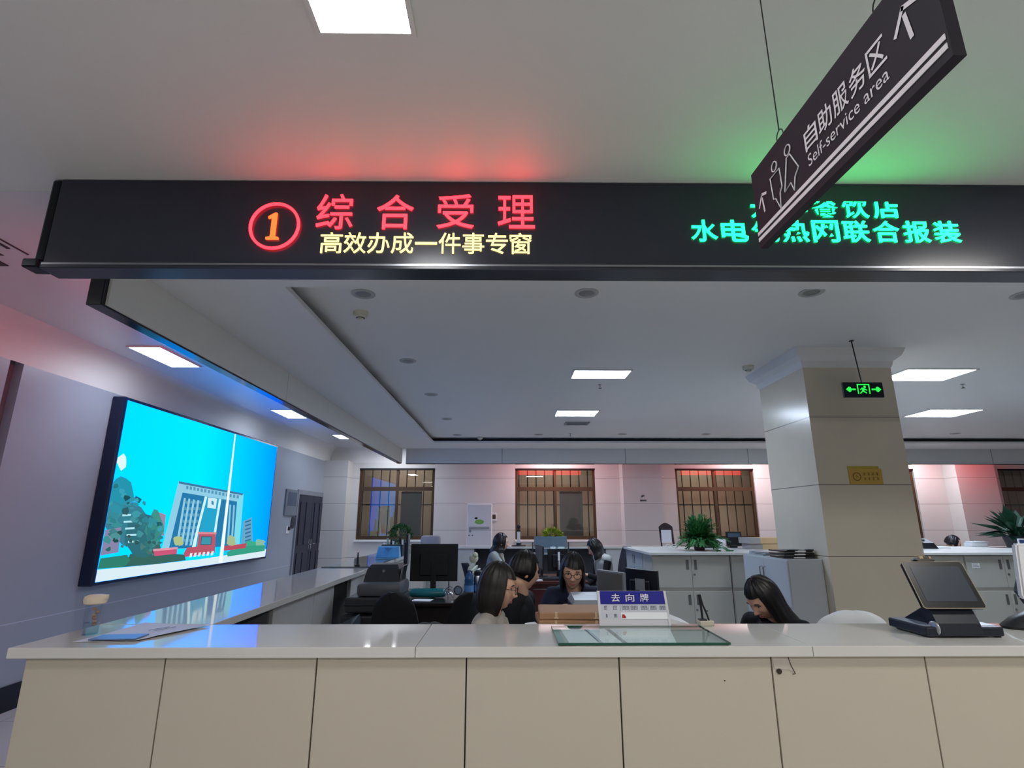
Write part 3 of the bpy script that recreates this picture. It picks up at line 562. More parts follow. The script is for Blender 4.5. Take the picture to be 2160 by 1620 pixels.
t = thing('ceiling_vent', 'shallow square air outlet behind the far middle ceiling panel', 'vent', (1.16, 8.75, 3.10))
m = MB(); m.box(-.2, .2, -.12, .12, -.02, 0, .004); m.build('vent_frame', M('vent_grey', (150, 154, 158), .5), t)
m = MB()
for k in range(5): m.box(-.17, .17, -.09 + k * .04, -.075 + k * .04, -.023, -.018)
m.build('louvre', grey_m, t)
t = thing('ceiling_air_slot', 'dark slotted air outlet in the hall ceiling at the left frame edge', 'vent', (-3.3, 3.05, ZC - .012))
m = MB(); m.box(.258, .27, -.6, .066, -.004, 0); m.box(.20, .222, -.5, -.012, -.004, 0); m.box(-.06, .005, -.4, .22, -.006, 0); m.box(.08, .10, -.4, .08, -.003, 0); m.build('slot', dark_m, t)

# hanging direction sign (runs away from the camera, read from the left)
t = thing('hanging_sign', 'dark hanging direction board with white arrows and Self-service area lettering', 'sign', (.70, 1.0, 2.255), (R(0), 0, 0))
sgn = M('sign_board', (44, 40, 49), .6, spec=.2, var=.05); wl = M('sign_white', (228, 224, 228), .5, var=.01)
tilt = lambda y: .012 + (y - 1.0) * .03
Y0, Y1 = -.318, .338
m = MB(); m.loft([[(a, Y0, tilt(1 + Y0)), (a, Y1, tilt(1 + Y1)), (a, Y1, tilt(1 + Y1) + .232), (a, Y0, tilt(1 + Y0) + .232)] for a in (0, .022)])
m.build('board', sgn, t)
hs = lambda u, v, w: (-.0015 - w, u * -1 + 0, v + tilt(1 - u))     # u runs towards the camera
m = MB()
for v in (.036, .018): m.loft([[(a, Y0 + .004, v + tilt(1 + Y0)), (a, Y1 - .002, v + tilt(1 + Y1)), (a, Y1 - .002, v + .0105 + tilt(1 + Y1)), (a, Y0 + .004, v + .0105 + tilt(1 + Y0))] for a in (-.0005, -.002)])
m.build('stripe', wl, t)
m = MB()
for k, ch in enumerate('自助服务区'):
    u = -.075 + k * .056; put_text(m, ch, u, u + .050, .112, .170, hs, 0, bold=.01)
m.build('chinese_lettering', wl, t)
m = MB(); put_text(m, 'Self-service area', -.072, .195, .072, .102, hs, 0, keep=False); m.build('english_lettering', wl, t)
def arrow(mb, u, v, s):
    def bar(a, b, w):
        a, b = Vector(a), Vector(b); n = (b - a).normalized(); p = Vector((-n.y, n.x)) * w / 2
        mb.poly([hs(*(q), .0) for q in (a - p, b - p, b + p, a + p)])
    bar((u - .30 * s, v + .05 * s), (u + .02 * s, v + .52 * s), .09 * s); bar((u - .03 * s, v + .50 * s), (u + .36 * s, v + .36 * s), .11 * s); bar((u + .01 * s, v + .34 * s), (u + .08 * s, v - .30 * s), .10 * s)
for q in ((.25, .125, .09), (-.292, .105, .07)): m = MB(); arrow(m, *q); m.build('arrow', wl, t)
m = MB()
def stroke(pts, w=.0035):
    q = [hs(a, b, .001) for a, b in pts]; m.tube(q + [q[0]], w / 2, 5)
for uo, fem in ((-.212, 0), (-.145, 1)):
    stroke([(uo + .013 * math.cos(k * PI / 8), .172 + .013 * math.sin(k * PI / 8)) for k in range(16)])
    if fem: stroke([(uo - .008, .155), (uo + .008, .155), (uo + .036, .10), (uo + .016, .085), (uo + .006, .055), (uo - .004, .082), (uo - .034, .075)])
    else: stroke([(uo - .026, .152), (uo + .022, .152), (uo + .024, .098), (uo + .012, .088), (uo + .006, .045), (uo - .012, .085), (uo - .022, .088)])
m.build('restroom_symbol', wl, t)
for y in (.19, -.19):
    m = MB(); top = ZC - 2.255; b = tilt(1 + y) + .232
    m.tube([(.011, y, b + .035), (.011, y, top)], .0016, 6)
    m.tube([(.011, y + .016 * math.sin(2 * PI * k / 14), b + .016 - .018 * math.cos(2 * PI * k / 14)) for k in range(15)], .0016, 6)
    m.lathe([(0, top), (.008, top), (.008, top - .01), (0, top - .012)], c=(.011, y, 0), seg=10)
    m.build('hanging_wire', M('dark_wire', (50, 50, 52), .4, metal=.6), t)

# exit sign
t = thing('exit_sign', 'small hanging dark exit sign with green running figure and two arrows', 'sign', (3.11, 4.52, 2.58))
m = MB(); m.box(-.175, .175, -.012, .012, 0, .135, .004); m.build('sign_box', M('exit_box', (22, 28, 40), .3), t)
ge = M('exit_green', (10, 60, 20), .4, emit=(40, 255, 80), strength=1.15)
ef = lambda u, v, w: (u, -.0135 - w, v)
m = MB()
for s in (-1, 1):
    m.poly([ef(s * u, v, 0) for u, v in ((.155, .07), (.128, .094), (.112, .09), (.108, .077), (.07, .077), (.07, .063), (.108, .063), (.112, .05), (.128, .046))])
for a, b, c, d in ((-.055, -.045, .03, .118), (.045, .055, .03, .118), (-.045, .045, .108, .118)): m.poly([ef(u, v, 0) for u, v in ((a, c), (b, c), (b, d), (a, d))])
m.poly([ef(.012 + .011 * math.cos(k * PI / 6), .092 + .011 * math.sin(k * PI / 6), 0) for k in range(12)])
for q in (((-.012, .086), (.006, .08), (.004, .056), (-.016, .054)), ((-.016, .056), (-.004, .056), (-.03, .03), (-.038, .036)), ((-.004, .06), (.006, .054), (.026, .04), (.022, .032), (-.006, .048)), ((.004, .08), (.03, .066), (.028, .058), (.004, .068)), ((-.012, .086), (-.032, .07), (-.028, .064), (-.01, .074))): m.poly([ef(u, v, 0) for u, v in q])
m.build('pictogram', ge, t)
m = MB(); m.tube([(0, 0, .135), (-.03, .0, .52)], .005, 8); m.lathe([(0, .515), (.02, .515), (.02, .52), (0, .52)], c=(-.03, 0, 0), seg=12); m.build('rod', dark_m, t)

# plaque on the pillar
t = thing('pillar_plaque', 'small yellow notice plaque on the front of the stone pillar', 'plaque', (3.197, 4.80, 1.93))
yp = M('plaque_yellow', (196, 160, 74), .4); yb = M('plaque_brown', (110, 76, 30), .5)
m = MB(); m.box(-.15, .15, -.008, 0, -.078, .062, .004); m.build('board', yp, t)
m = MB(); m.box(-.152, .13, -.006, 0, .058, .082, .002); m.build('tab', M('plaque_lime', (176, 160, 50), .4), t)
m = MB(); m.tube([(-.08 + .034 * math.cos(k * PI / 12), -.009, -.01 + .034 * math.sin(k * PI / 12)) for k in range(25)], .003, 6)
m.tube([(-.08, -.009, .008), (-.08, -.009, -.014), (-.068, -.009, -.014)], .002, 5)
for r in range(2):
    for k in range(4):
        u, v = -.02 + k * .038, .012 - r * .042
        m.box(u, u + .022, -.0095, -.008, v + .008, v + .011); m.box(u + .009, u + .012, -.0095, -.008, v - .014, v + .011); m.box(u + .002, u + .020, -.0095, -.008, v - .004, v - .001)
m.build('markings', yb, t)

# wall screen
t = thing('wall_screen', 'large glowing screen on the left wall showing a building under blue sky', 'screen', (-4.17, 7.52, 1.88))
m = MB(); m.box(0, .135, -1.96, 1.94, -.965, .935, .012); m.build('casing', M('screen_casing', (20, 34, 66), .22), t)
sky = bpy.data.materials.new('screen_sky'); sky.use_nodes = True; nt = sky.node_tree; nt.nodes.clear()
tc = nt.nodes.new('ShaderNodeTexCoord'); sp = nt.nodes.new('ShaderNodeSeparateXYZ'); nt.links.new(tc.outputs['Object'], sp.inputs[0])
mr = nt.nodes.new('ShaderNodeMapRange'); mr.inputs[1].default_value = -1.9; mr.inputs[2].default_value = 1.9; nt.links.new(sp.outputs[1], mr.inputs[0])
cr = nt.nodes.new('ShaderNodeValToRGB'); e = cr.color_ramp.elements
e[0].position = 0; e[0].color = (0, .26, .95, 1); e[1].position = 1; e[1].color = (0, .12, .98, 1); q = cr.color_ramp.elements.new(.4); q.color = (0, .29, 1, 1)
nt.links.new(mr.outputs[0], cr.inputs[0])
em = nt.nodes.new('ShaderNodeEmission'); em.inputs[1].default_value = 3.0; nt.links.new(cr.outputs[0], em.inputs[0])
om = nt.nodes.new('ShaderNodeOutputMaterial'); nt.links.new(em.outputs[0], om.inputs[0])
m = MB(); cols = {}; ms = [sky]
m.poly([(.138, -1.92, -.93), (.138, 1.9, -.93), (.138, 1.9, .90), (.138, -1.92, .90)])
for c, l, pts in PIC:
    if c not in cols:
        cols[c] = len(ms); x = bpy.data.materials.new('screen_colour'); x.use_nodes = True; x.node_tree.nodes.clear()
        a = x.node_tree.nodes.new('ShaderNodeEmission'); a.inputs[0].default_value = (*c, 1); b = x.node_tree.nodes.new('ShaderNodeOutputMaterial'); x.node_tree.links.new(a.outputs[0], b.inputs[0]); ms.append(x)
    m.mi = cols[c]
    m.poly([(.138 + l * .0004, min(max(y - 7.52, -1.92), 1.9), min(max(z - 1.88, -.93), .90)) for y, z in pts])
m.build('picture', ms, t, recalc=False)

# small things on the left wall
t = thing('wall_panel_box', 'grey glossy panel fixed on the wall beside the dark blue door', 'panel', (-4.17, 10.62, 1.86))
m = MB(); m.box(0, .03, -.30, .27, -.24, .25, .006); m.build('cover', M('panel_grey', (118, 126, 140), .2), t)
m = MB(); m.box(.03, .034, -.22, .2, -.06, .2); m.build('inset', M('panel_inset', (84, 96, 120), .15), t)
t = thing('access_reader', 'white wall plate with small black reader and dark round disc left of the door', 'switch', (-4.17, 10.60, 1.36))
m = MB(); m.box(0, .012, -.09, .06, -.07, .07, .004); m.build('plate', white_m, t)
m = MB(); m.box(.012, .03, -.03, .05, -.01, .06, .004); m.build('reader', dark_m, t)
m = MB(); m.lathe([(0, 0), (.09, 0), (.09, .018), (.07, .024), (0, .024)], c=(0, .19, .13), seg=20, axis='x', sy=1.25); m.build('disc', dark2_m, t)

# ------------------------------------------------------------------ counters
t = thing('reception_counter', 'long front reception counter with white polished top and beige panelled front', 'counter', (0, 2.42, 0))
for a, b in ((-2.0, -.369), (-.367, 1.244), (1.246, 6.5)):
    m = MB(); m.box(a, b, -.06, .43, 1.01, 1.05, .003); m.build('worktop', work_m, t)
xs = [-1.94, -1.379, -.768, -.162, .459, 1.081, 1.714, 2.34, 2.97, 3.6, 4.23, 4.86, 5.5, 6.5]
for a, b in zip(xs, xs[1:]):
    m = MB(); m.box(a + .003, b - .003, -.035, 0, 0.06, 1.009, .002); m.build('front_panel', front_m, t)
m = MB(); m.box(-1.93, 6.5, -.02, .0, 0, 1.0); m.box(-1.94, -1.92, .0, .42, 0, 1.01); m.box(-1.92, 6.5, .36, .38, 0, 1.0); m.build('carcass', dwood_m, t)
m = MB(); m.loft([[(1.084, -.0375, 1.008), (1.150, -.0375, 1.008), (1.172, -.0375, .945), (1.150, -.0375, .958), (1.090, -.0375, .962)], [(1.084, -.035, 1.008), (1.150, -.035, 1.008), (1.172, -.035, .945), (1.150, -.035, .958), (1.090, -.035, .962)]])
m.build('peeled_patch', M('patch_pale', (196, 186, 176), .6), t, label='pale peeled patch')
m = MB(); m.lathe([(0, -.040), (.010, -.040), (.011, -.036), (0, -.036)], c=(1.108, 0, .952), seg=14, axis='y'); m.tube([(1.150, -.038, 1.005), (1.158, -.0385, .975), (1.173, -.038, .943), (1.162, -.038, .942)], .0016, 5)
m.lathe([(0, -.037), (.0028, -.037), (.0028, -.034), (0, -.034)], c=(.883, 0, .918), seg=8, axis='y'); m.build('dark_mark', M('mark_dark', (48, 40, 36), .6), t)

t = thing('side_counter', 'left counter arm running back to the windows with white top and open bays', 'counter', (-1.72, 2.86, 0))
m = MB(); m.box(-.28, .27, 0, 7.80, 1.01, 1.05, .003); m.build('worktop', work_m, t)
m = MB(); m.box(-.23, -.20, 0, 7.7, 0, 1.01); m.build('outer_panel', front_m, t)
for a, b in ((.84, 1.59), (1.60, 2.09), (2.61, 3.8), (3.81, 5.0), (5.01, 6.2), (6.21, 7.7)):
    m = MB(); m.box(.20, .225, a, b, 0.06, 1.005, .002); m.build('inner_panel', M('inner_panel', (190, 188, 186), .4), t)
m = MB()
for a in (.82, 2.10, 2.59, 7.68): m.box(-.2, .2, a, a + .02, 0, 1.01)
m.box(-.2, .2, .84, 7.68, .1, .12); m.build('carcass', M('carcass_grey', (120, 122, 128), .5), t)

t = thing('rear_counter', 'low pale counter along the far side of the office before the windows', 'counter', (0, 10.66, 0))
m = MB(); m.box(-2.0, 6.3, 0, .60, 1.01, 1.05, .003); m.build('worktop', work_m, t)
m = MB(); m.box(-2.0, 6.3, .55, .58, 0, 1.01); m.build('outer_panel', front_m, t)
for a, b in ((-1.9, -1.1), (-1.08, -.62), (1.9, 2.66), (2.68, 3.6), (3.62, 4.5)):
    m = MB(); m.box(a, b, .05, .075, .05, 1.005, .002); m.build('inner_panel', MATS['inner_panel'], t)
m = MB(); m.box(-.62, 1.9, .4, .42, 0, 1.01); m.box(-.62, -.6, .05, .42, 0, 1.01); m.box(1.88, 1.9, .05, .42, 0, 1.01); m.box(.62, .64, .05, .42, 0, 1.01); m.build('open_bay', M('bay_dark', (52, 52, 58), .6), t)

# ------------------------------------------------------------------ filing cabinets
HND = M('handle_recess', (92, 92, 90), .4)
def cabinet(label, loc, rot, w, d, h, split, mat, handle='recess', note=None):
    t = thing('filing_cabinet', label, 'cabinet', loc, rot, 'pale metal filing cabinets')
    m = MB(); m.box(0, w, .012, d, 0, h, .002); m.build('body', mat, t)
    z0 = .06
    for z0, z1 in ((.05, split - .018), (split + .018, h - .012)):
        for k in range(2):
            x0, x1 = (.006, w / 2 - .002) if k == 0 else (w / 2 + .002, w - .006)
            m = MB(); m.box(x0, x1, 0, .012, z0, z1, .002); dr = m.build('door', mat, t)
            hx = w / 2 - .06 if k == 0 else w / 2 + .03
            m = MB()
            if handle == 'recess': m.box(hx, hx + .03, -.003, .002, z1 - .14, z1 - .035, .002); m.build('handle', HND, dr)
            else:
                hx = w / 2 - .035 if k == 0 else w / 2 + .035
                m.tube([(hx, 0, z1 - .22), (hx, -.025, z1 - .215), (hx, -.025, z1 - .085), (hx, 0, z1 - .08)], .006, 6); m.build('handle', chrome_m, dr)
            if k == 1:
                m = MB(); m.lathe([(0, -.006), (.012, -.006), (.012, .0), (0, 0)], c=(w / 2 + .025, 0, z1 - .19), seg=12, axis='y'); m.build('lock', chrome_m, dr)
    if note:
        m = MB(); m.box(note[0], note[0] + note[2], -.002, .0005, note[1], note[1] + note[3]); m.build('label_sticker', paper_m, t)
        m = MB()
        for k in range(3): m.box(note[0] + .006, note[0] + note[2] - .008 - k * .006, -.003, -.0015, note[1] + note[3] * (.2 + .27 * k), note[1] + note[3] * (.3 + .27 * k))
        m.build('sticker_marks', grey_m, t)
    return t
SP = .808
cabinet('two-tier filing cabinet with closed doors below the bushy plant, left end of its row', (1.61, 6.2, 0), 0, .862, .43, 1.165, SP, cab_m)
cabinet('two-tier filing cabinet partly hidden behind the bowed woman, paper tag on its door', (2.48, 6.2, 0), 0, .862, .43, 1.165, SP, cab_m, note=(.16, 1.02, .07, .075))
cabinet('two-tier filing cabinet emerging from behind the right side of the stone pillar', (4.22, 6.2, 0), 0, .865, .43, 1.165, SP, cab_m)
cabinet('two-tier filing cabinet with white number tag, behind the dark touch terminal', (5.092, 6.2, 0), 0, .865, .43, 1.165, SP, cab_m, note=(.07, 1.03, .085, .05))
c = cabinet('filing cabinet turned sideways with small dark door pulls, beyond the black office chair', (1.61, 7.53, 0), R(-90), .865, .43, 1.165, SP, cabs_m)
cabinet('blue-lit filing cabinet beside the pillar with two bar handles and black trays on it', (2.452, 5.80, 0), R(-90), .90, .315, 1.21, .80, cabs_m, handle='bar')
t = thing('cabinet_top', 'long white top board lying over the middle row of filing cabinets', 'worktop', (1.6, 6.18, 1.166))
m = MB(); m.box(-.02, 5.6, -.01, 1.38, 0, .028, .003); m.build('board', M('board_white', (206, 206, 202), .3), t)

# ------------------------------------------------------------------ things on the front counter
t = thing('tumbler', 'clear bottle with cream oval lid standing on the counter\'s left corner', 'bottle', (-1.855, 2.60, 1.05))
clear = glass('clear_plastic', (.93, .95, .97), .06)
m = MB(); m.lathe([(.0, .002), (.030, .002), (.031, .006), (.033, .13), (.031, .132), (.029, .006), (0, .006)], seg=28); m.build('body', clear, t, smooth=True)
m = MB(); m.lathe([(0, .13), (.035, .13), (.043, .135), (.046, .150), (.044, .162), (.030, .170), (0, .171)], seg=28, sx=1.05, sy=.9); m.box(.025, .052, -.012, .012, .150, .170, .004); m.build('lid', M('lid_cream', (222, 206, 182), .5), t, smooth=True)
m = MB()
for k in range(6): m.ell((.010 + .006 * math.sin(k * 2), .004 * math.cos(k * 3), .045 + k * .013), (.010, .009, .007), u=10, v=8)
m.build('charm', M('charm_tan', (176, 140, 104), .6), t, smooth=True)
m = MB(); m.lathe([(0, .007), (.028, .007), (.0295, .055), (0, .056)], seg=20); m.build('water', glass('water', (.93, .96, .98), .05), t, smooth=True)

t = thing('leaflet', 'curled white brochure lying beside the clear bottle on the counter', 'paper', (-1.63, 2.63, 1.05))
m = MB(); n = 9
def lf(i, j):
    u, v = i / (n - 1), j / (n - 1)
    x = (-.19 + .26 * u) * (1 - v) + (-.13 + .33 * u) * v; y = (-.175 + .02 * u) * (1 - v) + (.195 - .03 * u) * v
    return (x, y, .0015 + .016 * max(0, u - .55) ** 1.2 * (1 if v > .2 else .6) + .012 * v * (1 - u) * v)
for i in range(n - 1):
    for j in range(n - 1): m.poly([lf(i, j), lf(i + 1, j), lf(i + 1, j + 1), lf(i, j + 1)])
bmesh.ops.remove_doubles(m.bm, verts=m.bm.verts, dist=1e-5); bmesh.ops.solidify(m.bm, geom=m.bm.faces[:], thickness=-.0012); m.build('sheet', M('brochure', (206, 202, 206), .5), t, smooth=True)
m = MB()
for k in range(2): m.box(.02 + k * .03, .026 + k * .03, .02, .11, .010, .0115, rot=Euler((0, R(-2), R(-30))).to_matrix())
m.build('printed_line', grey_m, t)
t = thing('booklet', 'small blue booklet lying on the white brochure', 'booklet', (-1.66, 2.51, 1.0575), R(4))
m = MB(); m.box(-.10, .09, -.045, .055, 0, .005, .001); m.build('cover', M('booklet_blue', (96, 124, 168), .35, var=.2, scale=12), t)

t = thing('glass_sheet', 'green-edged glass sheet lying flat on the front counter', 'glass', (.565, 2.555, 1.0535))
gl = glass('sheet_glass', (.94, .985, .98), .04)
m = MB(); m.box(-.352, .352, -.18, .18, 0, .008); m.build('pane', gl, t)
m = MB(); ge_ = M('glass_edge', (22, 84, 62), .15, var=.15)
m.box(-.353, .353, -.1815, -.18, 0, .008); m.box(-.353, .353, .18, .1815, 0, .008); m.box(-.3535, -.352, -.18, .18, 0, .008); m.box(.352, .3535, -.18, .18, 0, .008); m.build('polished_edge', ge_, t)
m = MB(); m.box(-.35, -.322, -.178, .178, -.0015, -.0005); m.box(-.322, .35, -.178, -.160, -.0015, -.0005); m.build('green_film', M('green_film', (30, 104, 76), .3), t)
for l, q in (('white form under the glass, leftmost of the three', [(.262, 2.405), (.388, 2.405), (.360, 2.715), (.254, 2.715)]), ('white form under the glass, middle of the three', [(.394, 2.405), (.485, 2.405), (.462, 2.715), (.372, 2.715)]), ('white form under the glass, widest and rightmost of the three', [(.495, 2.405), (.706, 2.405), (.768, 2.715), (.474, 2.715)])):
    m = MB(); cx = sum(p[0] for p in q) / 4; m.loft([[(a - cx, b - 2.56, z) for a, b in q] for z in (0, .0012)]); o = m.build('form_sheet', paper_m, loc=(cx, 2.56, 1.0503)); tag(o, l, 'paper', 'white forms under the glass')
    if 'left' not in l.split(',')[1]:
        m = MB(); a, b = q[0], q[3]; m.loft([[(a[0] - cx - .003, a[1] - 2.56, .0013), (a[0] - cx + .010, a[1] - 2.56, .0013), (b[0] - cx + .010, b[1] - 2.56, .0013), (b[0] - cx - .003, b[1] - 2.56, .0013)], [(a[0] - cx - .003, a[1] - 2.56, .0019), (a[0] - cx + .010, a[1] - 2.56, .0019), (b[0] - cx + .010, b[1] - 2.56, .0019), (b[0] - cx - .003, b[1] - 2.56, .0019)]]); m.build('grey_edge', M('edge_grey', (146, 148, 156), .4), o)

t = thing('whereabouts_board', 'white tilted desk board with blue heading and a printed table, behind the glass sheet', 'sign', (.617, 2.755, 1.0505), (R(-10), 0, 0))
bd = M('board_plastic', (214, 212, 218), .35, var=.02); hb = M('heading_blue', (18, 22, 140), .35)
m = MB(); m.loft([[(-.166, y, 0), (.166, y, 0), (.156, y, .163), (-.170, y, .163)] for y in (0, .006)])
m.loft([[(-.171 + .0, -.004, .0), (-.160, -.004, 0), (-.163, -.004, .163), (-.176, -.004, .163)], [(-.171, .006, 0), (-.160, .006, 0), (-.163, .006, .163), (-.176, .006, .163)]])
m.loft([[(.160, -.004, 0), (.171, -.004, 0), (.160, -.004, .163), (.149, -.004, .163)], [(.160, .006, 0), (.171, .006, 0), (.160, .006, .163), (.149, .006, .163)]])
m.build('board', bd, t)
m = MB(); m.loft([[(-.162, y, .103), (.152, y, .103), (.148, y, .162), (-.163, y, .162)] for y in (-.0035, 0)]); m.build('heading', hb, t)
bf = lambda u, v, w: (u, -.0042 - w, v)
m = MB()
for k, ch in enumerate('去向牌'): put_text(m, ch, -.108 + k * .070, -.066 + k * .070, .114, .150, bf, 0, bold=.012)
m.build('heading_lettering', wl, t)
m = MB()
for a, b, c, d in ((-.158, .157, .0705, .101), (-.158, .16, .036, .067)): m.box(a, b, -.0006, 0, c, d)
m.build('table_row', M('row_grey', (206, 208, 220), .5), t)
m = MB()
def scrib(u, v, w, h):
    m.box(u, u + .0022, -.0012, -.0004, v, v + h); m.box(u + w - .0022, u + w, -.0012, -.0004, v, v + h); m.box(u, u + w, -.0012, -.0004, v + h - .0018, v + h)
    m.box(u + w * .3, u + w * .7, -.0012, -.0004, v + h * .5, v + h * .5 + .0016); m.box(u + w * .47, u + w * .47 + .0018, -.0012, -.0004, v + .001, v + h)
    m.box(u + w * .25, u + w * .75, -.0012, -.0004, v + .001, v + .0026)
for u, w in ((-.145, .014), (-.101, .018), (-.058, .014), (-.042, .016), (-.016, .014), (.001, .016), (.034, .014), (.050, .014), (.078, .014), (.094, .014), (.124, .011), (.138, .012)): scrib(u, .077, w, .018)
scrib(-.138, .043, .006, .016); scrib(-.100, .043, .015, .016)
for u in (-.066, -.022, .070): m.box(u, u + .0012, -.0012, -.0004, .073, .099)
m.build('table_marks', M('print_dark', (70, 72, 86), .5), t)
m = MB(); m.box(-.066, .158, -.003, -.0005, .036, .066, .001); m.build('slot', paper_m, t)
m = MB(); m.loft([[(-.062, y, .041), (-.042, y, .041), (-.045, y, .050), (-.052, y, .058), (-.060, y, .057)] for y in (-.0045, -.003)]); m.build('red_marker', M('marker_red', (180, 24, 40), .5), t)
m = MB(); m.loft([[(-.12, .006, .13), (.12, .006, .13), (.12, .006, .11), (-.12, .006, .11)], [(-.12, .062, .012), (.12, .062, .012), (.12, .060, .009), (-.12, .060, .009)]]); m.build('back_strut', bd, t)

t = thing('touch_terminal', 'dark tilted touch terminal with silver hinge on the right of the front counter', 'terminal', (1.99, 2.56, 1.05))
navy = M('terminal_shell', (32, 36, 48), .38); navy2 = M('terminal_top', (140, 150, 166), .35)
m = MB(); m.box(-.16, .18, -.055, .19, .006, .044, .006); m.build('base', navy, t)
m = MB(); m.box(-.155, .175, -.03, .186, .0435, .0465, .001); m.build('base_top', navy2, t)
for x in (-.14, .155):
    m = MB(); m.box(x, x + .02, -.04, -.02, 0, .008); m.box(x, x + .02, .15, .17, 0, .008); m.build('foot', dark_m, t)
m = MB(); m.prism([(-.062, .012), (-.050, .058), (.030, .20), (.052, .19), (.010, .050), (.0, .02)], -.105, .085, 'x'); m.build('neck', navy, t)
m = MB(); m.prism([(.045, .02), (.175, .045), (.05, .11), (.02, .10)], -.09, .075, 'x'); m.build('rear_wedge', navy, t)
m = MB(); m.lathe([(0, -.116), (.024, -.116), (.031, -.111), (.031, -.104), (0, -.104)], c=(0, -.032, .034), seg=24, axis='x'); m.build('hinge_cap', M('hinge_silver', (168, 172, 180), .3, metal=.4), t, smooth=True)
tiltm = Matrix.Translation((-.008, .005, .212)) @ Euler((R(-27), 0, 0)).to_matrix().to_4x4()
def tr(mb): bmesh.ops.transform(mb.bm, matrix=tiltm, verts=mb.bm.verts); return mb
def rrect(w, h, r, y, n=5):
    q = []
    for cx, cz, a0 in ((w - r, h - r, 0), (-w + r, h - r, 90), (-w + r, -h + r, 180), (w - r, -h + r, 270)):
        for k in range(n + 1): a = R(a0 + 90 * k / n); q.append((cx + r * math.cos(a), y, cz + r * math.sin(a)))
    return q
m = MB(); m.loft([rrect(.138, .104, .012, -.006), rrect(.140, .106, .013, -.001), rrect(.140, .106, .013, .012), rrect(.120, .088, .012, .026)]); tr(m).build('screen_housing', M('housing_black', (20, 21, 25), .3), t)
m = MB(); a = rrect(.1395, .1055, .013, -.0045); m.tube(a + [a[0]], .0022, 6); tr(m).build('gold_rim', M('rim_gold', (196, 182, 154), .25, metal=.6), t)
m = MB(); m.box(-.113, .115, -.0072, -.006, -.076, .082); tr(m).build('display', M('display_grey', (62, 68, 78), .22), t)
m = MB(); m.prism([(-.07, .118), (-.064, .128), (-.052, .124), (-.044, .118), (.018, .118), (.024, .112), (-.055, .110)], -.004, .028, 'x' if 0 else 'y'); tr(m).build('camera_bracket', dark_m, t)
m = MB(); m.box(-.045, .012, -.006, .020, .119, .134, .004); tr(m).build('camera_module', M('module_tan', (170, 146, 118), .5), t)
m = MB(); m.box(-.026, .0, -.008, -.004, .121, .133, .001); tr(m).build('camera_window', dark_m, t)

t = thing('customer_display', 'white-backed display on a dark swivel foot, cut by the right frame edge', 'monitor', (2.70, 2.72, 1.05))
m = MB(); m.lathe([(0, 0), (.34, .0), (.35, .012), (.30, .045), (.18, .085), (0, .09)], seg=40, sy=.33); m.build('foot', M('foot_black', (34, 34, 38), .4), t, smooth=True)
m = MB(); m.loft([[(x, y, z) for x, y in ((-.10, -.03), (.10, -.03), (.10, .05), (-.10, .05))] for z in (.06, .10)]); m.loft([[(-.17, 0, .10), (.17, 0, .10), (.17, .06, .10), (-.17, .06, .10)], [(-.205, -.0, .16), (.205, 0, .16), (.205, .06, .16), (-.205, .06, .16)], [(-.17, .01, .26), (.17, .01, .26), (.17, .05, .26), (-.17, .05, .26)]]); m.build('arm', navy, t)
m = MB(); m.loft([[(a * u + (0 if z < .2 else 0), y, z) for a, y in ((-.215, -.02), (.215, -.02), (.215, .015), (-.215, .015))] for u, z in ((1.06, .13), (1.09, .14), (1.0, .37), (.98, .385))]); bmesh.ops.bevel(m.bm, geom=m.bm.edges[:], offset=.008, segments=2, affect='EDGES'); m.build('back_shell', white_m, t, smooth=True)

t = thing('document_camera', 'folded black document camera with cream foot at the counter\'s rear edge', 'camera', (.965, 2.80, 1.05))
m = MB(); m.box(-.028, .040, -.02, .035, 0, .024, .004); m.build('foot', M('foot_cream', (196, 188, 172), .5), t)
m = MB(); m.box(-.026, .008, -.014, .02, .024, .03); m.tube([(-.010, 0, .03), (-.012, 0, .08), (-.018, 0, .142)], .0055, 8); m.build('column', dark_m, t)
m = MB(); m.tube([(-.014, 0, .142), (-.004, 0, .095), (.012, 0, .055), (.024, 0, .015)], .0045, 8); m.tube([(.008, 0, .068), (.020, 0, .066)], .003, 6); m.build('folded_arm', dark_m, t)

# ------------------------------------------------------------------ behind the front counter
t = thing('low_cabinet', 'low grey side cabinet just behind the front counter carrying file boxes', 'cabinet', (.1, 2.93, 0))
m = MB(); m.box(0, 1.02, 0, .36, 0, .87); m.box(.28, .95, .36, .80, 0, .87); m.build('body', cab_m, t)
m = MB(); m.box(-.005, 1.025, -.005, .365, .87, .895, .002); m.box(.275, .955, .366, .805, .87, .895, .002); m.build('top', M('low_top', (150, 150, 150), .4), t)
def kraft(label, loc, w, d, h, group, rot=0):
    t = thing('file_box', label, 'box', loc, rot, group)
    m = MB(); m.box(-w / 2, w / 2, -d / 2, d / 2, 0, h, .007); m.build('box', kraft_m, t)
    m = MB()
    for x in (-w * .26, w * .30): m.box(x - .006, x + .006, -d / 2 - .002, -d / 2 + .02, h * .35, h, .0005); m.box(x - .012, x + .012, -d / 2 - .003, -d / 2 - .0015, h * .2, h * .36)
    m.build('tie_tape', M('tape_tan', (214, 184, 150), .5), t)
GB = 'brown file boxes stacked behind the counter'
kraft('brown card file box, top of the stack beside the white desk board', (.36, 3.13, 1.043), .37, .28, .037, GB, R(-2))
kraft('brown card file box, second from the top of the stack beside the desk board', (.352, 3.13, 1.0055), .375, .28, .037, GB, R(1))
kraft('brown card file box, third from the top, set a little to the right', (.385, 3.13, .968), .36, .28, .037, GB, R(-1))
kraft('brown card file box, fourth from the top, mostly hidden by the counter', (.36, 3.13, .9305), .37, .28, .037, GB)
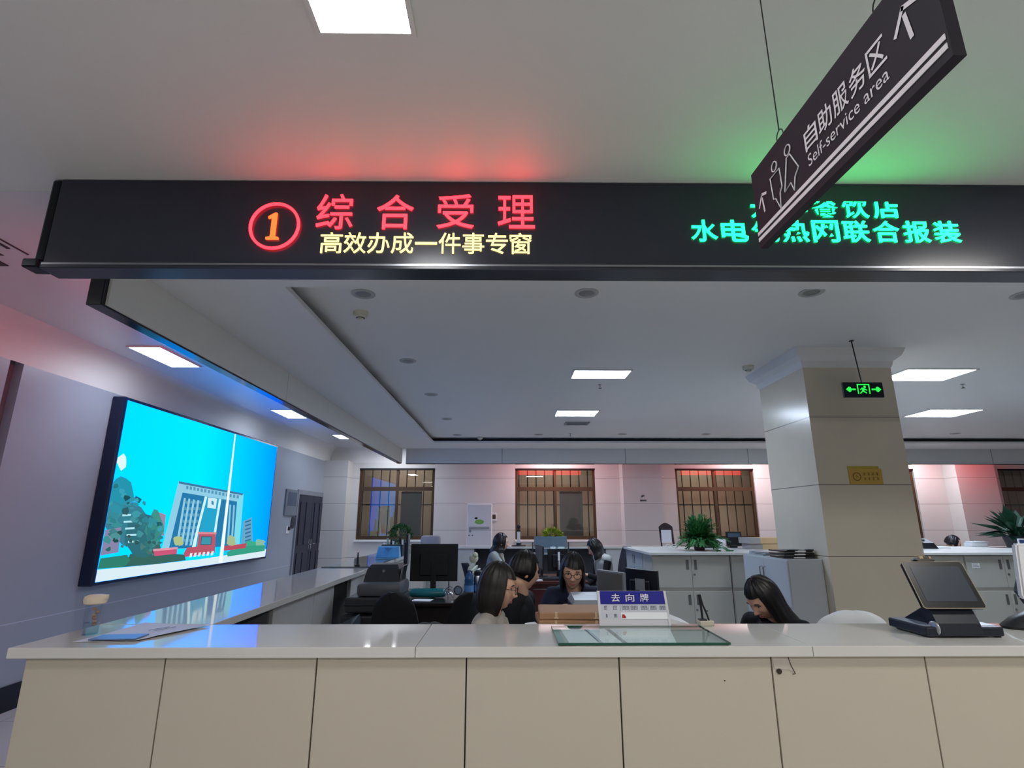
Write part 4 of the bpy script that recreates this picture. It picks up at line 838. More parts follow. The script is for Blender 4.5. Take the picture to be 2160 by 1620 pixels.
kraft('brown card file box at the bottom of the stack, hidden by the counter', (.36, 3.13, .893 + .0025), .37, .28, .035, GB)
t = thing('paper_wad', 'small folded white paper at the left of the brown file boxes', 'paper', (.145, 3.0, .8955), R(10))
m = MB(); m.loft([[(-.04, -.05, 0), (.04, -.05, 0), (.045, .05, .0), (-.035, .05, 0)], [(-.05, -.05, .12), (.02, -.05, .125), (.015, .05, .13), (-.04, .05, .125)]]); m.build('folded_sheet', paper_m, t)
t = thing('desk_printer', 'grey-topped dark desk printer in front of the man in navy', 'printer', (.52, 3.52, .895))
m = MB(); m.box(-.13, .07, -.14, .14, 0, .165, .012); m.build('body', M('printer_blue', (52, 58, 74), .4), t)
m = MB(); m.loft([[(-.13, -.15, .165), (.07, -.15, .165), (.07, .14, .165), (-.13, .14, .165)], [(-.115, -.13, .190), (.065, -.13, .190), (.065, .13, .205), (-.11, .13, .205)]]); m.build('lid', M('printer_lid', (146, 152, 160), .35), t)
m = MB(); m.box(-.08, .05, -.143, -.139, .12, .128); m.build('paper_slot', dark2_m, t)
def monitor(label, loc, rot, w, h, zb, front, back=None, cat='monitor', group=None, foot=True):
    t = thing('monitor', label, cat, loc, rot, group)
    m = MB(); m.box(-w / 2, w / 2, 0, .022, zb, zb + h, .004); m.box(-w * .3, w * .3, .022, .045, zb + h * .15, zb + h * .75, .01); m.build('housing', back or dark_m, t)
    m = MB(); m.box(-w / 2 + .012, w / 2 - .012, -.0015, .0005, zb + .02, zb + h - .012); m.build('display', front, t)
    m = MB(); m.box(-.03, .03, .028, .05, .01, zb + h * .5, .004); m.build('stand', dark_m, t)
    m = MB(); m.lathe([(0, 0), (.12, 0), (.12, .008), (.04, .014), (0, .014)], c=(0, .035, 0), seg=24, sy=.75); m.build('foot', dark_m, t, smooth=True)
    return t
off_m = M('screen_off', (40, 44, 52), .15); pale_m = M('screen_pale', (96, 96, 94), .25)
monitor('slim monitor seen at an angle behind the white desk board, grey screen towards the left', (.655, 3.60, .896), R(-62), .27, .235, .10, pale_m, grey_m)
t = thing('office_desk', 'dark desk behind the front counter carrying the angled black monitor', 'desk', (1.22, 4.15, 0))
m = MB(); m.box(-.42, .42, -.38, .38, .72, .75, .004); m.build('desktop', M('desk_grey', (150, 148, 144), .4), t)
m = MB(); m.box(-.40, -.37, -.35, .35, 0, .72); m.box(.37, .40, -.35, .35, 0, .72); m.box(-.37, .37, .3, .32, .2, .72); m.build('side_panel', cab_m, t)
t = monitor('black monitor seen from behind at an angle, right of the white desk board', (.955, 3.96, .751), R(122), .30, .27, .19, off_m, M('monitor_black', (30, 33, 42), .3))
m = MB(); m.box(-.06, .03, .046, .048, .26, .40); m.build('clear_sleeve', M('sleeve', (150, 156, 164), .2), t)
t = thing('white_case', 'white flat computer case on the desk between the two monitors', 'case', (.92, 4.30, .751))
m = MB(); m.box(-.12, .14, -.12, .18, 0, .285, .006); m.build('casing', M('case_white', (206, 204, 200), .4), t)
m = MB(); m.box(.03, .06, -.121, -.119, .235, .25); m.build('port', dark2_m, t)
t = thing('paper_tray', 'black tray with loose white sheets right of the desk board', 'tray', (.90, 3.05, .8955))
m = MB(); m.box(-.05, .03, -.08, .1, 0, .125, .004); m.build('tray', dark_m, t)
m = MB(); m.loft([[(-.06, -.08, .126), (.05, -.09, .126), (.05, .1, .126), (-.06, .1, .126)], [(-.06, -.08, .160), (.05, -.09, .130), (.05, .1, .130), (-.06, .1, .170)]]); m.build('loose_sheet', paper_m, t)

def chair(label, loc, rot, h=.93, w=.42, mat=None, arms=True, name='office_chair', head=False, group='black office chairs'):
    """local front is -y; seat .45 high"""
    mat = mat or fabric_m
    t = thing(name, label, 'chair', loc, rot, group)
    m = MB(); m.box(-w / 2 - .02, w / 2 + .02, -.24, .22, .43, .50, .03); m.build('seat', mat, t, smooth=True)
    m = MB(); rings = []
    for k in range(17):
        v = k / 16; z = .54 + (h - .54) * v; ww = w / 2 * (.86 + .14 * math.sin(PI * min(1, v * 1.3))) * (1 if v < .68 else math.sqrt(max(.05, 1 - ((v - .68) / .325) ** 2.2)))
        y = .20 + .10 * v ** 1.5; th = .032
        rings.append([(a * ww, y + b * th + .05 * (1 - abs(a)) * (1 if 1 else 0), z) for a, b in ((-1, -.3), (-.85, -.8), (-.5, -1), (0, -1), (.5, -1), (.85, -.8), (1, -.3), (1, .3), (.85, .8), (.5, 1), (0, 1), (-.5, 1), (-.85, .8), (-1, .3))])
    m.loft(rings); m.build('backrest', mat, t, smooth=True)
    m = MB(); m.tube([(0, .26, .46), (0, .30, .5), (0, .27, .62)], .02); m.build('back_bar', dark_m, t)
    m = MB(); m.tube([(0, 0, .10), (0, 0, .43)], .028)
    for k in range(5): a = 2 * PI * k / 5 + .3; m.tube([(0, 0, .12), (.28 * math.cos(a), .28 * math.sin(a), .07)], [.025, .015])
    m.build('base', dark_m, t)
    for k in range(5):
        a = 2 * PI * k / 5 + .3; c = MB(); c.lathe([(0, -.02), (.03, -.02), (.03, .02), (0, .02)], c=(.28 * math.cos(a), .28 * math.sin(a), .03), seg=12, axis='y'); c.build('caster', dark_m, t)
    if arms:
        for s in (-1, 1):
            m = MB(); m.tube([(s * (w / 2), .1, .46), (s * (w / 2 + .05), .1, .5), (s * (w / 2 + .05), .08, .64)], .015); m.box(s * (w / 2 + .05) - .03, s * (w / 2 + .05) + .03, -.14, .13, .64, .67, .01); m.build('armrest', dark_m, t)
    return t
chair('black mesh office chair before the dark desk, left of the seated woman', (-.79, 4.42, 0), R(176), 1.045, .36, arms=False)
chair('black office chair with rounded top nearest the counter, beside the woman in grey', (-.52, 3.57, 0), R(196), .985, .40, M('chair_dark', (34, 35, 42), .7), arms=False)
chair('narrow black chair back showing between two other chairs and the books', (-.50, 5.15, 0), R(215), .945, .30, arms=False)
chair('black high-backed office chair facing left, right of the woman in a white vest', (1.36, 7.80, 0), R(-90), 1.19, .46, M('chair_navy', (32, 36, 48), .6))
chair('dark office chair under the woman in pale grey, left of the red desk', (-.24, 7.66, 0), R(100), .98, .42, arms=False)
t = chair('chair beneath a white padded cover, behind the counter left of the terminal', (1.93, 3.53, 0), R(180), .93, .40, M('chair_light', (180, 182, 186), .7), arms=False)
t['group'] = 'covered chairs'
m = MB(); rings = []
for k in range(20):
    v = k / 19; q = max(0, (k - 8) / 11) * PI / 2; z = .60 + .042 * min(k, 8) + .115 * math.sin(q); ww = .21 * max(.02, math.cos(q)) ** .75; dd = .085 * max(.05, math.cos(q)) ** .6
    rings.append([(ww * math.cos(2 * PI * j / 28) * (1 + .02 * math.sin(j * 1.3 + 3 * v)), .29 + .05 * v + dd * math.sin(2 * PI * j / 28), z + .006 * math.sin(j * .9)) for j in range(28)])
m.loft(rings); 
cv = tag(m.build('white_cover', M('cover_white', (226, 230, 234), .75), smooth=True, loc=(1.93, 3.53, 0), rot=(0, 0, R(180))), 'white padded jacket draped over a chair back, left of the dark terminal', 'jacket')

# left desk group
t = thing('office_desk', 'dark wooden desk with the large black monitor, behind the counter\'s left half', 'desk', (-.80, 6.25, 0))
m = MB(); m.box(-.52, .56, -.60, .55, .72, .75, .004); m.build('desktop', dwood_m, t)
m = MB(); m.box(-.50, -.46, -.55, .5, 0, .72); m.box(.50, .54, -.55, .5, 0, .72); m.box(-.46, .50, -.5, -.47, .1, .72); m.build('side_panel', M('desk_panel', (34, 26, 26), .4), t)
monitor('large black monitor seen from behind on the dark desk, left half of the office', (-.815, 6.35, .751), R(180), .53, .40, .13, off_m, dark_m)
monitor('thin monitor seen edge-on at the left of the large black monitor', (-1.10, 6.30, .751), R(97), .42, .34, .30, off_m, M('monitor_navy', (26, 30, 48), .35))
for x, l in ((-.96, 'left'), (-.79, 'middle'), (-.64, 'right')):
    t = thing('cable_clip', 'short pale cable hanging below the large monitor, %s one of three' % l, 'cable', (x, 6.22, .751), group='pale cables below the monitor')
    m = MB(); m.tube([(0, 0, .0), (.004, 0, .03), (0, .0, .075)], .004, 6); m.build('cable', chrome_m, t)
t = thing('teal_case', 'long teal rounded case lying on the dark desk under the monitor', 'case', (-.83, 6.02, .752))
m = MB(); m.capsule((-.15, 0, .047), .045, (.15, 0, .047), .045, 20); m.build('case', M('teal', (28, 108, 118), .3), t, smooth=True)
t = tag(MB().box(-.10, .10, -.07, .08, 0, .002).build('desk_paper', paper_m, loc=(-.86, 5.84, .751), rot=(0, 0, R(-8))), 'white sheet of paper before the teal case on the dark desk', 'paper')
t = thing('office_printer', 'big black multifunction printer beside the left counter arm', 'printer', (-1.09, 5.0, 0))
m = MB(); m.box(-.26, .20, -.24, .26, .0, .60, .012); m.build('cabinet', M('printer_body', (38, 40, 46), .5), t)
m = MB(); m.box(-.27, .21, -.26, .26, .60, .78, .014); m.box(-.25, .20, -.25, .25, .80, .92, .014); m.build('paper_deck', M('printer_dark', (48, 50, 57), .45), t)
m = MB(); m.box(-.17, .20, -.22, .22, .92, 1.03, .03); m.build('scanner', M('printer_mid', (84, 88, 96), .4), t, smooth=True)
m = MB(); m.loft([[(-.14, -.12, 1.03), (.17, -.12, 1.03), (.17, .2, 1.03), (-.14, .2, 1.03)], [(-.125, -.06, 1.13), (.15, -.06, 1.13), (.16, .2, 1.13), (-.13, .2, 1.13)], [(-.10, -.02, 1.165), (.13, -.02, 1.165), (.14, .2, 1.165), (-.11, .2, 1.165)]]); m.build('feeder_lid', M('printer_lid_dark', (44, 47, 55), .4), t)
m = MB(); m.lathe([(0, -.006), (.012, -.006), (.012, 0), (0, 0)], c=(.02, -.07, 1.115), seg=12, axis='y'); m.build('knob', grey_m, t)
m = MB(); m.box(.172, .186, -.10, .1, 1.0, 1.16, .004, rot=Euler((0, R(8), 0)).to_matrix()); m.build('side_strip', chrome_m, t)
m = MB(); m.box(-.27, .21, -.265, -.255, .69, .70); m.box(-.25, .2, -.255, -.245, .855, .862); m.build('gap', dark_m, t)
t = thing('grey_bin', 'curved dark grey plastic bin in the open bay left of the printer', 'bin', (-1.30, 4.50, 0))
m = MB(); m.loft([[(-.13, -.2, 0), (.13, -.2, 0), (.13, .1, 0), (-.13, .1, 0)], [(-.15, -.2, .6), (.14, -.2, .72), (.14, .1, .78), (-.15, .1, .66)], [(-.14, -.2, .63), (.13, -.2, .76), (.13, .1, .82), (-.14, .1, .69)]]); m.build('bin', M('bin_grey', (70, 76, 86), .35), t, smooth=True)

# items at the right end of the left desk
t = thing('binder', 'white binder with dark label on the desk, left of the seated woman\'s head', 'binder', (-.385, 6.12, .751), R(-20))
for k in range(3):
    m = MB(); m.loft([[(-.10 + k * .03, -.05, 0), (-.075 + k * .03, -.05, 0), (-.075 + k * .03, .12, 0), (-.10 + k * .03, .12, 0)], [(-.02 + k * .03, -.03, .30 - k * .03), (.002 + k * .03, -.03, .30 - k * .03), (.002 + k * .03, .12, .34 - k * .03), (-.02 + k * .03, .12, .34 - k * .03)]]); m.build('cover', M('binder_white', (206, 212, 206), .5), t)
m = MB(); m.box(-.03, .03, -.052, -.03, .235, .262); m.build('dark_label', dark_m, t)
t = thing('plush_toy', 'cream rounded toy on top of the white binders', 'toy', (-.36, 6.15, 1.092))
m = MB(); m.ell((0, 0, .045), (.05, .045, .05)); m.ell((.018, -.02, .08), (.03, .03, .032)); m.build('body', M('plush', (206, 204, 180), .9), t, smooth=True)
t = thing('water_bottle', 'blue translucent water bottle standing on books beside the flask', 'bottle', (-.395, 5.98, .79))
bb = M('bottle_blue', (52, 96, 150), .15, trans=.3)
m = MB(); m.lathe([(0, 0), (.046, 0), (.05, .01), (.05, .10), (.045, .115), (.05, .13), (.036, .19), (.018, .22), (.018, .24), (0, .24)], seg=22); m.build('body', bb, t, smooth=True)
m = MB(); m.lathe([(.051, .03), (.0515, .03), (.0515, .09), (.051, .09)], seg=22); m.build('wrapper', M('wrapper', (90, 140, 196), .4), t, smooth=True)
t = thing('steel_flask', 'steel vacuum flask with black lid beside the blue bottle', 'flask', (-.30, 6.02, .751))
m = MB(); m.lathe([(0, 0), (.045, 0), (.048, .01), (.048, .20), (.040, .225), (0, .225)], seg=22); m.build('body', chrome_m, t, smooth=True)
m = MB(); m.lathe([(.041, .222), (.046, .235), (.044, .262), (.025, .275), (0, .275)], seg=20); m.tube([(.048, 0, .21), (.085, 0, .19), (.08, 0, .09), (.048, 0, .06)], .008, 8); m.build('lid', dark_m, t, smooth=True)
for k, (w, c) in enumerate(((.115, (214, 210, 200)), (.105, (190, 186, 176)))):
    o = MB().box(-w, w, -.07, .08, 0, .018, .002).build('book', M('book_%s' % 'ab'[k], c, .6), loc=(-.43, 5.95, .752 + k * .0185), rot=(0, 0, R(4 * k))); tag(o, ('bottom', 'top')[k] + ' one of two pale books under the blue bottle', 'book', 'pale books on the dark desk')
t = thing('desk_clock', 'round dark desk clock beside the blue bottle', 'clock', (-.505, 5.93, .79), R(8))
m = MB(); m.lathe([(0, -.012), (.040, -.012), (.046, -.006), (.046, .015), (0, .018)], c=(0, 0, .046), seg=24, axis='y'); m.build('case', dark2_m, t, smooth=True)
m = MB(); m.lathe([(0, -.0135), (.034, -.0135), (.034, -.011), (0, -.011)], c=(0, 0, .046), seg=24, axis='y'); m.build('dial', M('dial', (110, 130, 150), .3), t)
t = thing('cable_coil', 'silver coil of wire beside the desk clock', 'cable', (-.60, 5.95, .752))
m = MB(); m.tube([(.04 * math.cos(k * .5), .02 * math.sin(k * .9), .012 + .0022 * k + .03 * math.sin(k * .5) ** 2) for k in range(40)], .004, 6); m.build('wire', chrome_m, t)
t = thing('clear_box', 'clear plastic box of small things at the front edge of the dark desk', 'box', (-.36, 5.74, .752))
m = MB(); m.box(-.12, .12, -.06, .06, 0, .06, .004); m.build('box', M('box_clear', (120, 124, 136), .1, trans=.4, var=.4, scale=40), t)

# left counter arm
t = thing('counter_glass', 'clear glass sheet lying on the left counter arm by the black antenna', 'glass', (-1.72, 6.9, 1.051))
m = MB(); m.box(-.26, .26, -.85, .85, 0, .008); m.build('pane', gl, t)
m = MB(); m.box(-.262, .262, -.853, -.85, 0, .009); m.box(.26, .262, -.85, .85, 0, .009); m.build('edge', M('edge_dark', (20, 40, 44), .2), t)
t = thing('antenna_stand', 'thin black antenna standing on the left counter arm', 'antenna', (-1.60, 6.08, 1.06))
m = MB(); m.box(-.03, .02, -.02, .02, 0, .02, .003); m.build('foot', dark_m, t)
m = MB(); m.tube([(-.005, 0, .02), (-.007, 0, .145)], [.012, .0065], 8); m.build('rod', dark_m, t)
t = thing('document_rack', 'pale blue slanted document holder on the left counter arm', 'holder', (-1.545, 7.35, 1.06))
cy = M('rack_cyan', (120, 186, 232), .25)
m = MB(); m.loft([[(-.155, -.08, 0), (.155, -.08, 0), (.155, .06, 0), (-.155, .06, 0)], [(-.135, .0, .15), (.135, .0, .15), (.135, .06, .15), (-.135, .06, .15)]]); m.build('holder', cy, t)
m = MB(); m.loft([[(-.14, -.084, .015), (.14, -.084, .015), (.14, -.082, .015), (-.14, -.082, .015)], [(-.125, -.010, .135), (.125, -.010, .135), (.125, -.008, .135), (-.125, -.008, .135)]]); m.build('leaflet_face', M('rack_face', (86, 156, 214), .3, var=.25, scale=12), t)
m = MB(); m.tube([(0, -.085, .05), (0, -.02, .135)], .005, 5); m.tube([(0, -.05, .09), (-.04, -.015, .135)], .004, 5); m.tube([(0, -.05, .09), (.04, -.015, .135)], .004, 5); m.build('printed_tree', M('rack_print', (60, 130, 196), .4), t)
t = thing('stationery_box', 'dark box of stationery behind the blue document holder', 'box', (-1.60, 7.75, 1.06))
m = MB(); m.box(-.12, .17, -.07, .08, 0, .155, .006); m.build('box', M('box_teal', (30, 52, 62), .4), t)
for k in range(7):
    m = MB(); x = -.10 + k * .042; m.box(x, x + .025, -.05 + (k % 3) * .03, -.04 + (k % 3) * .03, .155, .18 + .02 * (k * 7 % 4), .001, rot=Euler((0, R((k * 37 % 30) - 15), 0)).to_matrix()); m.build('card', [paper_m, M('card_green', (150, 190, 170), .5), dark_m][k % 3], t)

def foliage(mb, c, r, n, size, seed, up=.2, droop=.4):
    rnd = random.Random(seed)
    for k in range(n):
        th = rnd.uniform(0, 2 * PI); ph = math.acos(rnd.uniform(-.35, 1)); q = rnd.uniform(.55, 1) ** .6
        d = Vector((math.sin(ph) * math.cos(th), math.sin(ph) * math.sin(th), math.cos(ph)))
        p = Vector(c) + Vector((d.x * r[0], d.y * r[1], d.z * r[2])) * q
        a = (d + Vector((rnd.uniform(-.5, .5), rnd.uniform(-.5, .5), rnd.uniform(-.5, .5) + up))).normalized()
        s = size * rnd.uniform(.7, 1.3); b = a.cross(Vector((rnd.uniform(-1, 1), rnd.uniform(-1, 1), rnd.uniform(-1, 1)))).normalized(); nn = a.cross(b)
        tip = p + a * s - Vector((0, 0, droop * s * .4))
        mb.poly([p, p + a * s * .5 + b * s * .24 + nn * s * .05, tip, p + a * s * .5 - b * s * .24 + nn * s * .05])
t = thing('potted_plant', 'small bushy plant in a dark green square pot on the left counter arm', 'plant', (-1.59, 8.35, 1.06))
m = MB(); m.loft([[(-.075, -.075, 0), (.075, -.075, 0), (.075, .075, 0), (-.075, .075, 0)], [(-.10, -.1, .205), (.1, -.1, .205), (.1, .1, .205), (-.1, .1, .205)]]); m.build('pot', M('pot_green', (62, 84, 60), .4), t)
m = MB(); foliage(m, (0, 0, .28), (.15, .14, .13), 420, .05, 1); m.build('foliage', leaf_m, t, recalc=False)
m = MB(); m.tube([(0, 0, .19), (.01, 0, .30)], .012); m.build('stem', M('stem_brown', (80, 62, 40), .7), t)
t = thing('hat_box', 'rounded grey cloth hood beside the black monitor on the rear counter', 'hood', (-1.47, 10.8, 1.05))
m = MB(); m.box(-.19, .19, -.1, .1, 0, .20, .06); m.build('hood', M('hood_grey', (150, 148, 156), .7), t, smooth=True)

# ------------------------------------------------------------------ rear of the office
t = thing('white_fridge', 'white upright two-part appliance with a green picture by the rear wall', 'appliance', (-.595, 12.0, 0))
m = MB(); m.box(-.27, .27, .02, .34, 0, 1.89, .012); m.build('cabinet', white_m, t)
m = MB(); m.box(-.265, .265, 0, .02, 1.33, 1.87, .008); m.build('upper_door', white_m, t)
m = MB(); m.box(-.265, .265, 0, .02, .06, 1.315, .008); d_ = m.build('lower_door', white_m, t)
m = MB(); m.box(-.22, .22, -.03, -.004, 1.35, 1.40, .006); m.box(-.22, -.17, -.03, 0, 1.28, 1.34, .004); m.build('handle', M('handle_grey', (158, 162, 168), .35), t)
m = MB(); m.ell((.0, -.003, 1.50), (.10, .003, .05)); m.build('green_sticker', M('sticker_green', (130, 186, 84), .5, var=.2), t, smooth=True)
m = MB(); m.ell((-.07, -.004, 1.575), (.035, .002, .022)); m.build('dark_sticker', dark_m, t, smooth=True)
for x in (-.23, -.16): MB().box(x, x + .03, -.002, 0, 1.20, 1.23).build('button', grey_m, t)
t = thing('wall_switch', 'white framed switch plate with dark centre right of the white appliance', 'switch', (-.285, 12.74, 1.61))
m = MB(); m.box(-.06, .06, -.02, 0, -.09, .09, .004); m.build('plate', white_m, t)
m = MB(); m.box(-.045, .03, -.024, -.019, -.05, .05); m.build('centre', M('switch_brown', (72, 50, 38), .4), t)
t = thing('wall_notice', 'tiny dark emblem and caption on the pilaster between the windows', 'notice', (3.09, 12.37, 2.01))
m = MB(); m.tube([(.035 * math.cos(k * .4), -.004, .05 + .02 * math.sin(k * .4)) for k in range(12)], .009, 6)
m.ell((.0, -.004, .05), (.018, .004, .014))
for k in range(5): m.box(-.07 + k * .03, -.048 + k * .03, -.004, 0, -.06, -.025)
m.build('emblem', M('emblem_dark', (58, 58, 64), .5), t)
t = thing('name_stand', 'dark arched card stand holding a blank white card on the rear counter', 'stand', (3.12, 10.85, 1.05))
m = MB(); pl = [(-.11, 0), (-.135, .36)] + [(-.135 + .27 * k / 8, .36 + .075 * math.sin(PI * k / 8)) for k in range(9)] + [(.135, .36), (.16, 0), (.135, 0), (.10, .12), (-.08, .12), (-.085, 0)]
m.prism(pl, 0, .02, 'y'); m.build('frame', M('stand_brown', (62, 46, 52), .4), t)
m = MB(); m.box(-.095, .105, -.006, 0, .06, .30, .002); m.build('card', paper_m, t)
t = thing('phone_stand', 'slim white device stand with a black head on the rear counter', 'stand', (.235, 10.85, 1.05))
m = MB(); m.lathe([(0, 0), (.14, 0), (.14, .012), (.05, .02), (.05, .06), (0, .06)], seg=20); m.build('foot', dark_m, t, smooth=True)
m = MB(); m.box(-.03, .03, -.02, .02, .05, .27, .006); m.build('column', white_m, t)
m = MB(); m.box(-.035, .035, -.03, .02, .27, .31, .006); m.ell((.0, -.01, .36), (.035, .03, .045)); m.build('head', dark_m, t, smooth=True)
t = thing('potted_plant', 'low bright green plant on the sill of the middle window', 'plant', (1.04, 12.55, 1.05))
o = MB().box(-.3, .3, -.12, .12, 0, 1.05 - .006, .006).build('plant_pedestal', M('pedestal', (190, 188, 184), .5), loc=(1.04, 12.5, 0)); tag(o, 'pale pedestal below the window that carries the bright plant', 'pedestal')
m = MB(); m.lathe([(0, 0), (.07, 0), (.09, .09), (.08, .09), (0, .08)], seg=16); m.build('pot', white_m, t, smooth=True)
m = MB(); foliage(m, (0, 0, .15), (.19, .12, .13), 260, .085, 5); m.build('foliage', yleaf_m, t, recalc=False)
# red desk between the two women at the back
t = thing('office_desk', 'reddish brown desk between the two long-haired women at the back', 'desk', (.60, 8.0, 0))
m = MB(); m.box(-.62, .47, -.62, .42, .735, .765, .004); m.build('desktop', wood_m, t)
m = MB(); m.box(-.60, .45, -.56, -.53, .05, .735); m.box(-.6, -.57, -.53, .4, 0, .735); m.box(.42, .45, -.53, .4, 0, .735); m.build('side_panel', wood_m, t)
m = MB(); m.box(-.25, .0, -.566, -.558, .66, .672); m.build('drawer_line', chrome_m, t)
m = MB(); m.box(.05, .26, -.565, -.555, .06, .73); m.build('dark_panel', M('desk_dark_panel', (30, 16, 18), .4), t)  # very dark brown panel on the desk front
monitor('thin monitor edge-on at the left of the red desk, screen towards the woman in grey', (.46, 8.02, .766), R(-80), .46, .32, .10, off_m, dark_m)
t = monitor('black monitor on the red desk with a pale cable strip down its back', (.72, 7.95, .766), R(196), .30, .30, .08, off_m, dark_m)
m = MB(); m.box(-.02, .012, .046, .05, .10, .34); m.build('cable_strip', paper_m, t)
t = thing('keyboard', 'black keyboard at the front of the red desk', 'keyboard', (.58, 7.60, .766), R(3))
m = MB(); m.box(-.22, .22, -.07, .07, 0, .02, .004); m.build('tray', dark_m, t)
m = MB()
for r in range(4):
    for k in range(14): m.box(-.205 + k * .029, -.18 + k * .029, -.055 + r * .028, -.031 + r * .028, .02, .026)
m.build('keys', dark2_m, t)
o = MB().box(-.09, .09, -.06, .06, 0, .012, .002).build('notepad', paper_m, loc=(.38, 7.50, .766), rot=(0, 0, R(12))); tag(o, 'white notepad at the left front of the red desk', 'notepad')
t = thing('desk_screen', 'pale blue translucent partition with bright papers above the red desk', 'partition', (.70, 8.75, 0))
m = MB(); m.box(-.27, .25, 0, .012, 1.12, 1.29, .006); m.box(-.25, .22, -.05, .0, 1.05, 1.11, .006); m.build('pane', M('acrylic_blue', (96, 120, 136), .2, alpha=.75), t)
m = MB(); m.box(-.02, .06, -.06, -.05, 1.07, 1.14, .002); m.box(.10, .20, -.06, -.05, 1.06, 1.14, .002); m.build('bright_paper', M('paper_bright', (220, 236, 236), .5), t)
m = MB(); m.box(-.3, -.28, 0, .02, 0, 1.2); m.box(.26, .28, 0, .02, 0, 1.2); m.box(-.02, .0, .012, .02, 1.0, 1.30); m.build('post', dark2_m, t)
m = MB(); m.box(-.3, .33, -.10, .12, 1.02, 1.045, .004); m.build('shelf', M('shelf_grey', (150, 156, 164), .4), t)
t = thing('pen', 'brown pen at the right end of the shelf above the red desk', 'pen', (.98, 8.72, 1.046), R(5))
m = MB(); m.tube([(-.06, 0, .008), (.06, 0, .008)], .007, 8); m.build('barrel', M('pen_brown', (120, 66, 56), .4), t)
t = thing('acrylic_rack', 'clear upright file rack beside the woman in grey', 'rack', (.22, 7.9, .766))
for k in range(5):
    m = MB(); m.box(-.12 + k * .045, -.115 + k * .045, -.10, .12, 0, .30); m.build('divider', M('acrylic_clear', (140, 156, 164), .15, alpha=.55), t)
m = MB(); m.box(-.13, .09, -.1, .12, 0, .008); m.build('base', MATS['acrylic_clear'], t)
t = thing('blue_cloth', 'blue folder stand at the left hand of the woman in the white vest', 'folder', (.93, 7.75, .766), R(20))
m = MB(); m.loft([[(-.06, -.03, .14), (.10, -.03, .16), (.10, .06, .16), (-.06, .06, .14)], [(-.0, -.02, .26), (.10, -.02, .27), (.10, .05, .27), (-.0, .05, .26)]]); m.build('folder', M('folder_blue', (58, 86, 136), .5), t)
m = MB(); m.box(.0, .08, -.02, .05, 0, .145); m.build('stand', dark_m, t)

# on the filing cabinets
t = thing('potted_plant', 'feathery dark green plant in a small plum pot on the filing cabinets', 'plant', (2.29, 6.62, 1.195))
m = MB(); m.lathe([(0, 0), (.055, 0), (.062, .02), (.072, .115), (.076, .12), (.07, .125), (.06, .11), (0, .105)], seg=20); m.build('pot', M('pot_plum', (74, 50, 56), .35), t, smooth=True)
m = MB(); rnd = random.Random(3)
for k in range(150):
    a = rnd.uniform(0, 2 * PI); L = rnd.uniform(.20, .36); e = rnd.uniform(.1, 1.4)
    d = Vector((math.cos(a) * math.cos(e) * (1.15 if math.cos(a) > 0 else .85), math.sin(a) * math.cos(e) * .8, math.sin(e)))
    pts = [Vector((0, 0, .11)) + d * L * s - Vector((0, 0, .16 * L * 3 * s * s * math.cos(e))) for s in (0, .25, .5, .75, 1)]
    for i in range(1, 5):
        ax = (pts[i] - pts[i - 1]); 
        for q in range(5):
            p = pts[i - 1] + ax * q / 5; p.z = max(p.z, .012); side = ax.cross(Vector((rnd.uniform(-.4, .4), rnd.uniform(-.4, .4), 1))).normalized()
            for s in (-1, 1):
                ln = .062 * (1.1 - i * .15); e2 = p + side * s * ln + ax * .5; e2.z = max(e2.z, .012); w = ax.normalized() * .013
                m.poly([p - w, p + side * s * ln * .5 + ax * .2 - w, e2, p + side * s * ln * .5 + ax * .3 + w])
m.build('foliage', M('fern_green', (52, 118, 62), .55, var=.5, scale=20), t, recalc=False)
m = MB(); m.tube([(0, 0, .1), (.005, 0, .18)], .008); m.build('stem', MATS['stem_brown'], t)
GC = 'card boxes on the filing cabinets'
def cbox(label, loc, w, d, h, rot=0):
    t = thing('card_box', label, 'box', loc, rot, GC); m = MB(); m.box(-w / 2, w / 2, -d / 2, d / 2, 0, h, .003); m.build('box', M('card_tan', (196, 164, 122), .75, var=.1), t)
    m = MB(); m.box(-w / 2 - .001, -w / 2 + w * .3, -d / 2 - .001, d / 2, .001, h + .001, .002); m.build('grey_side', M('card_grey', (150, 146, 144), .6), t)
cbox('tan card box on the filing cabinets, top of two by the pillar', (3.18, 6.95, 1.26), .42, .3, .07, R(4)); cbox('tan card box on the filing cabinets, under another by the pillar', (3.23, 6.95, 1.195), .46, .3, .062, R(-2))
t = thing('desk_phone', 'small black screen behind the feathery plant on the filing cabinets', 'device', (2.95, 7.25, 1.195))
m = MB(); m.box(-.08, .12, -.01, .02, .02, .20, .006); m.box(-.06, .04, -.05, .05, 0, .03, .004); m.build('casing', dark_m, t)
m = MB(); m.box(-.06, .10, -.013, -.009, .13, .18); m.build('display', M('display_blue', (74, 90, 110), .2), t)
t = thing('desk_phone', 'black device half hidden by the right side of the feathery plant', 'device', (2.66, 7.2, 1.195))
m = MB(); m.box(-.12, .06, -.05, .04, 0, .10, .01); m.build('casing', dark_m, t)
m = MB(); m.box(.07, .16, -.03, .03, 0, .11, .004); m.build('pale_side', paper_m, t)
t = thing('glasses_tray', 'pair of white glasses lying on the cabinets left of the plant', 'glasses', (2.06, 7.0, 1.196))
m = MB()
for x in (-.035, .035): m.tube([(x + .028 * math.cos(k * PI / 8), -.02, .03 + .02 * math.sin(k * PI / 8)) for k in range(17)], .004, 5); m.tube([(x * 1.8, -.02, .03), (x * 1.9, .1, .02)], .003, 5)
m.build('frame', white_m, t)
t = thing('plastic_folders', 'clear plastic folders lying on the cabinet beside the pillar', 'folder', (2.60, 5.58, 1.211))
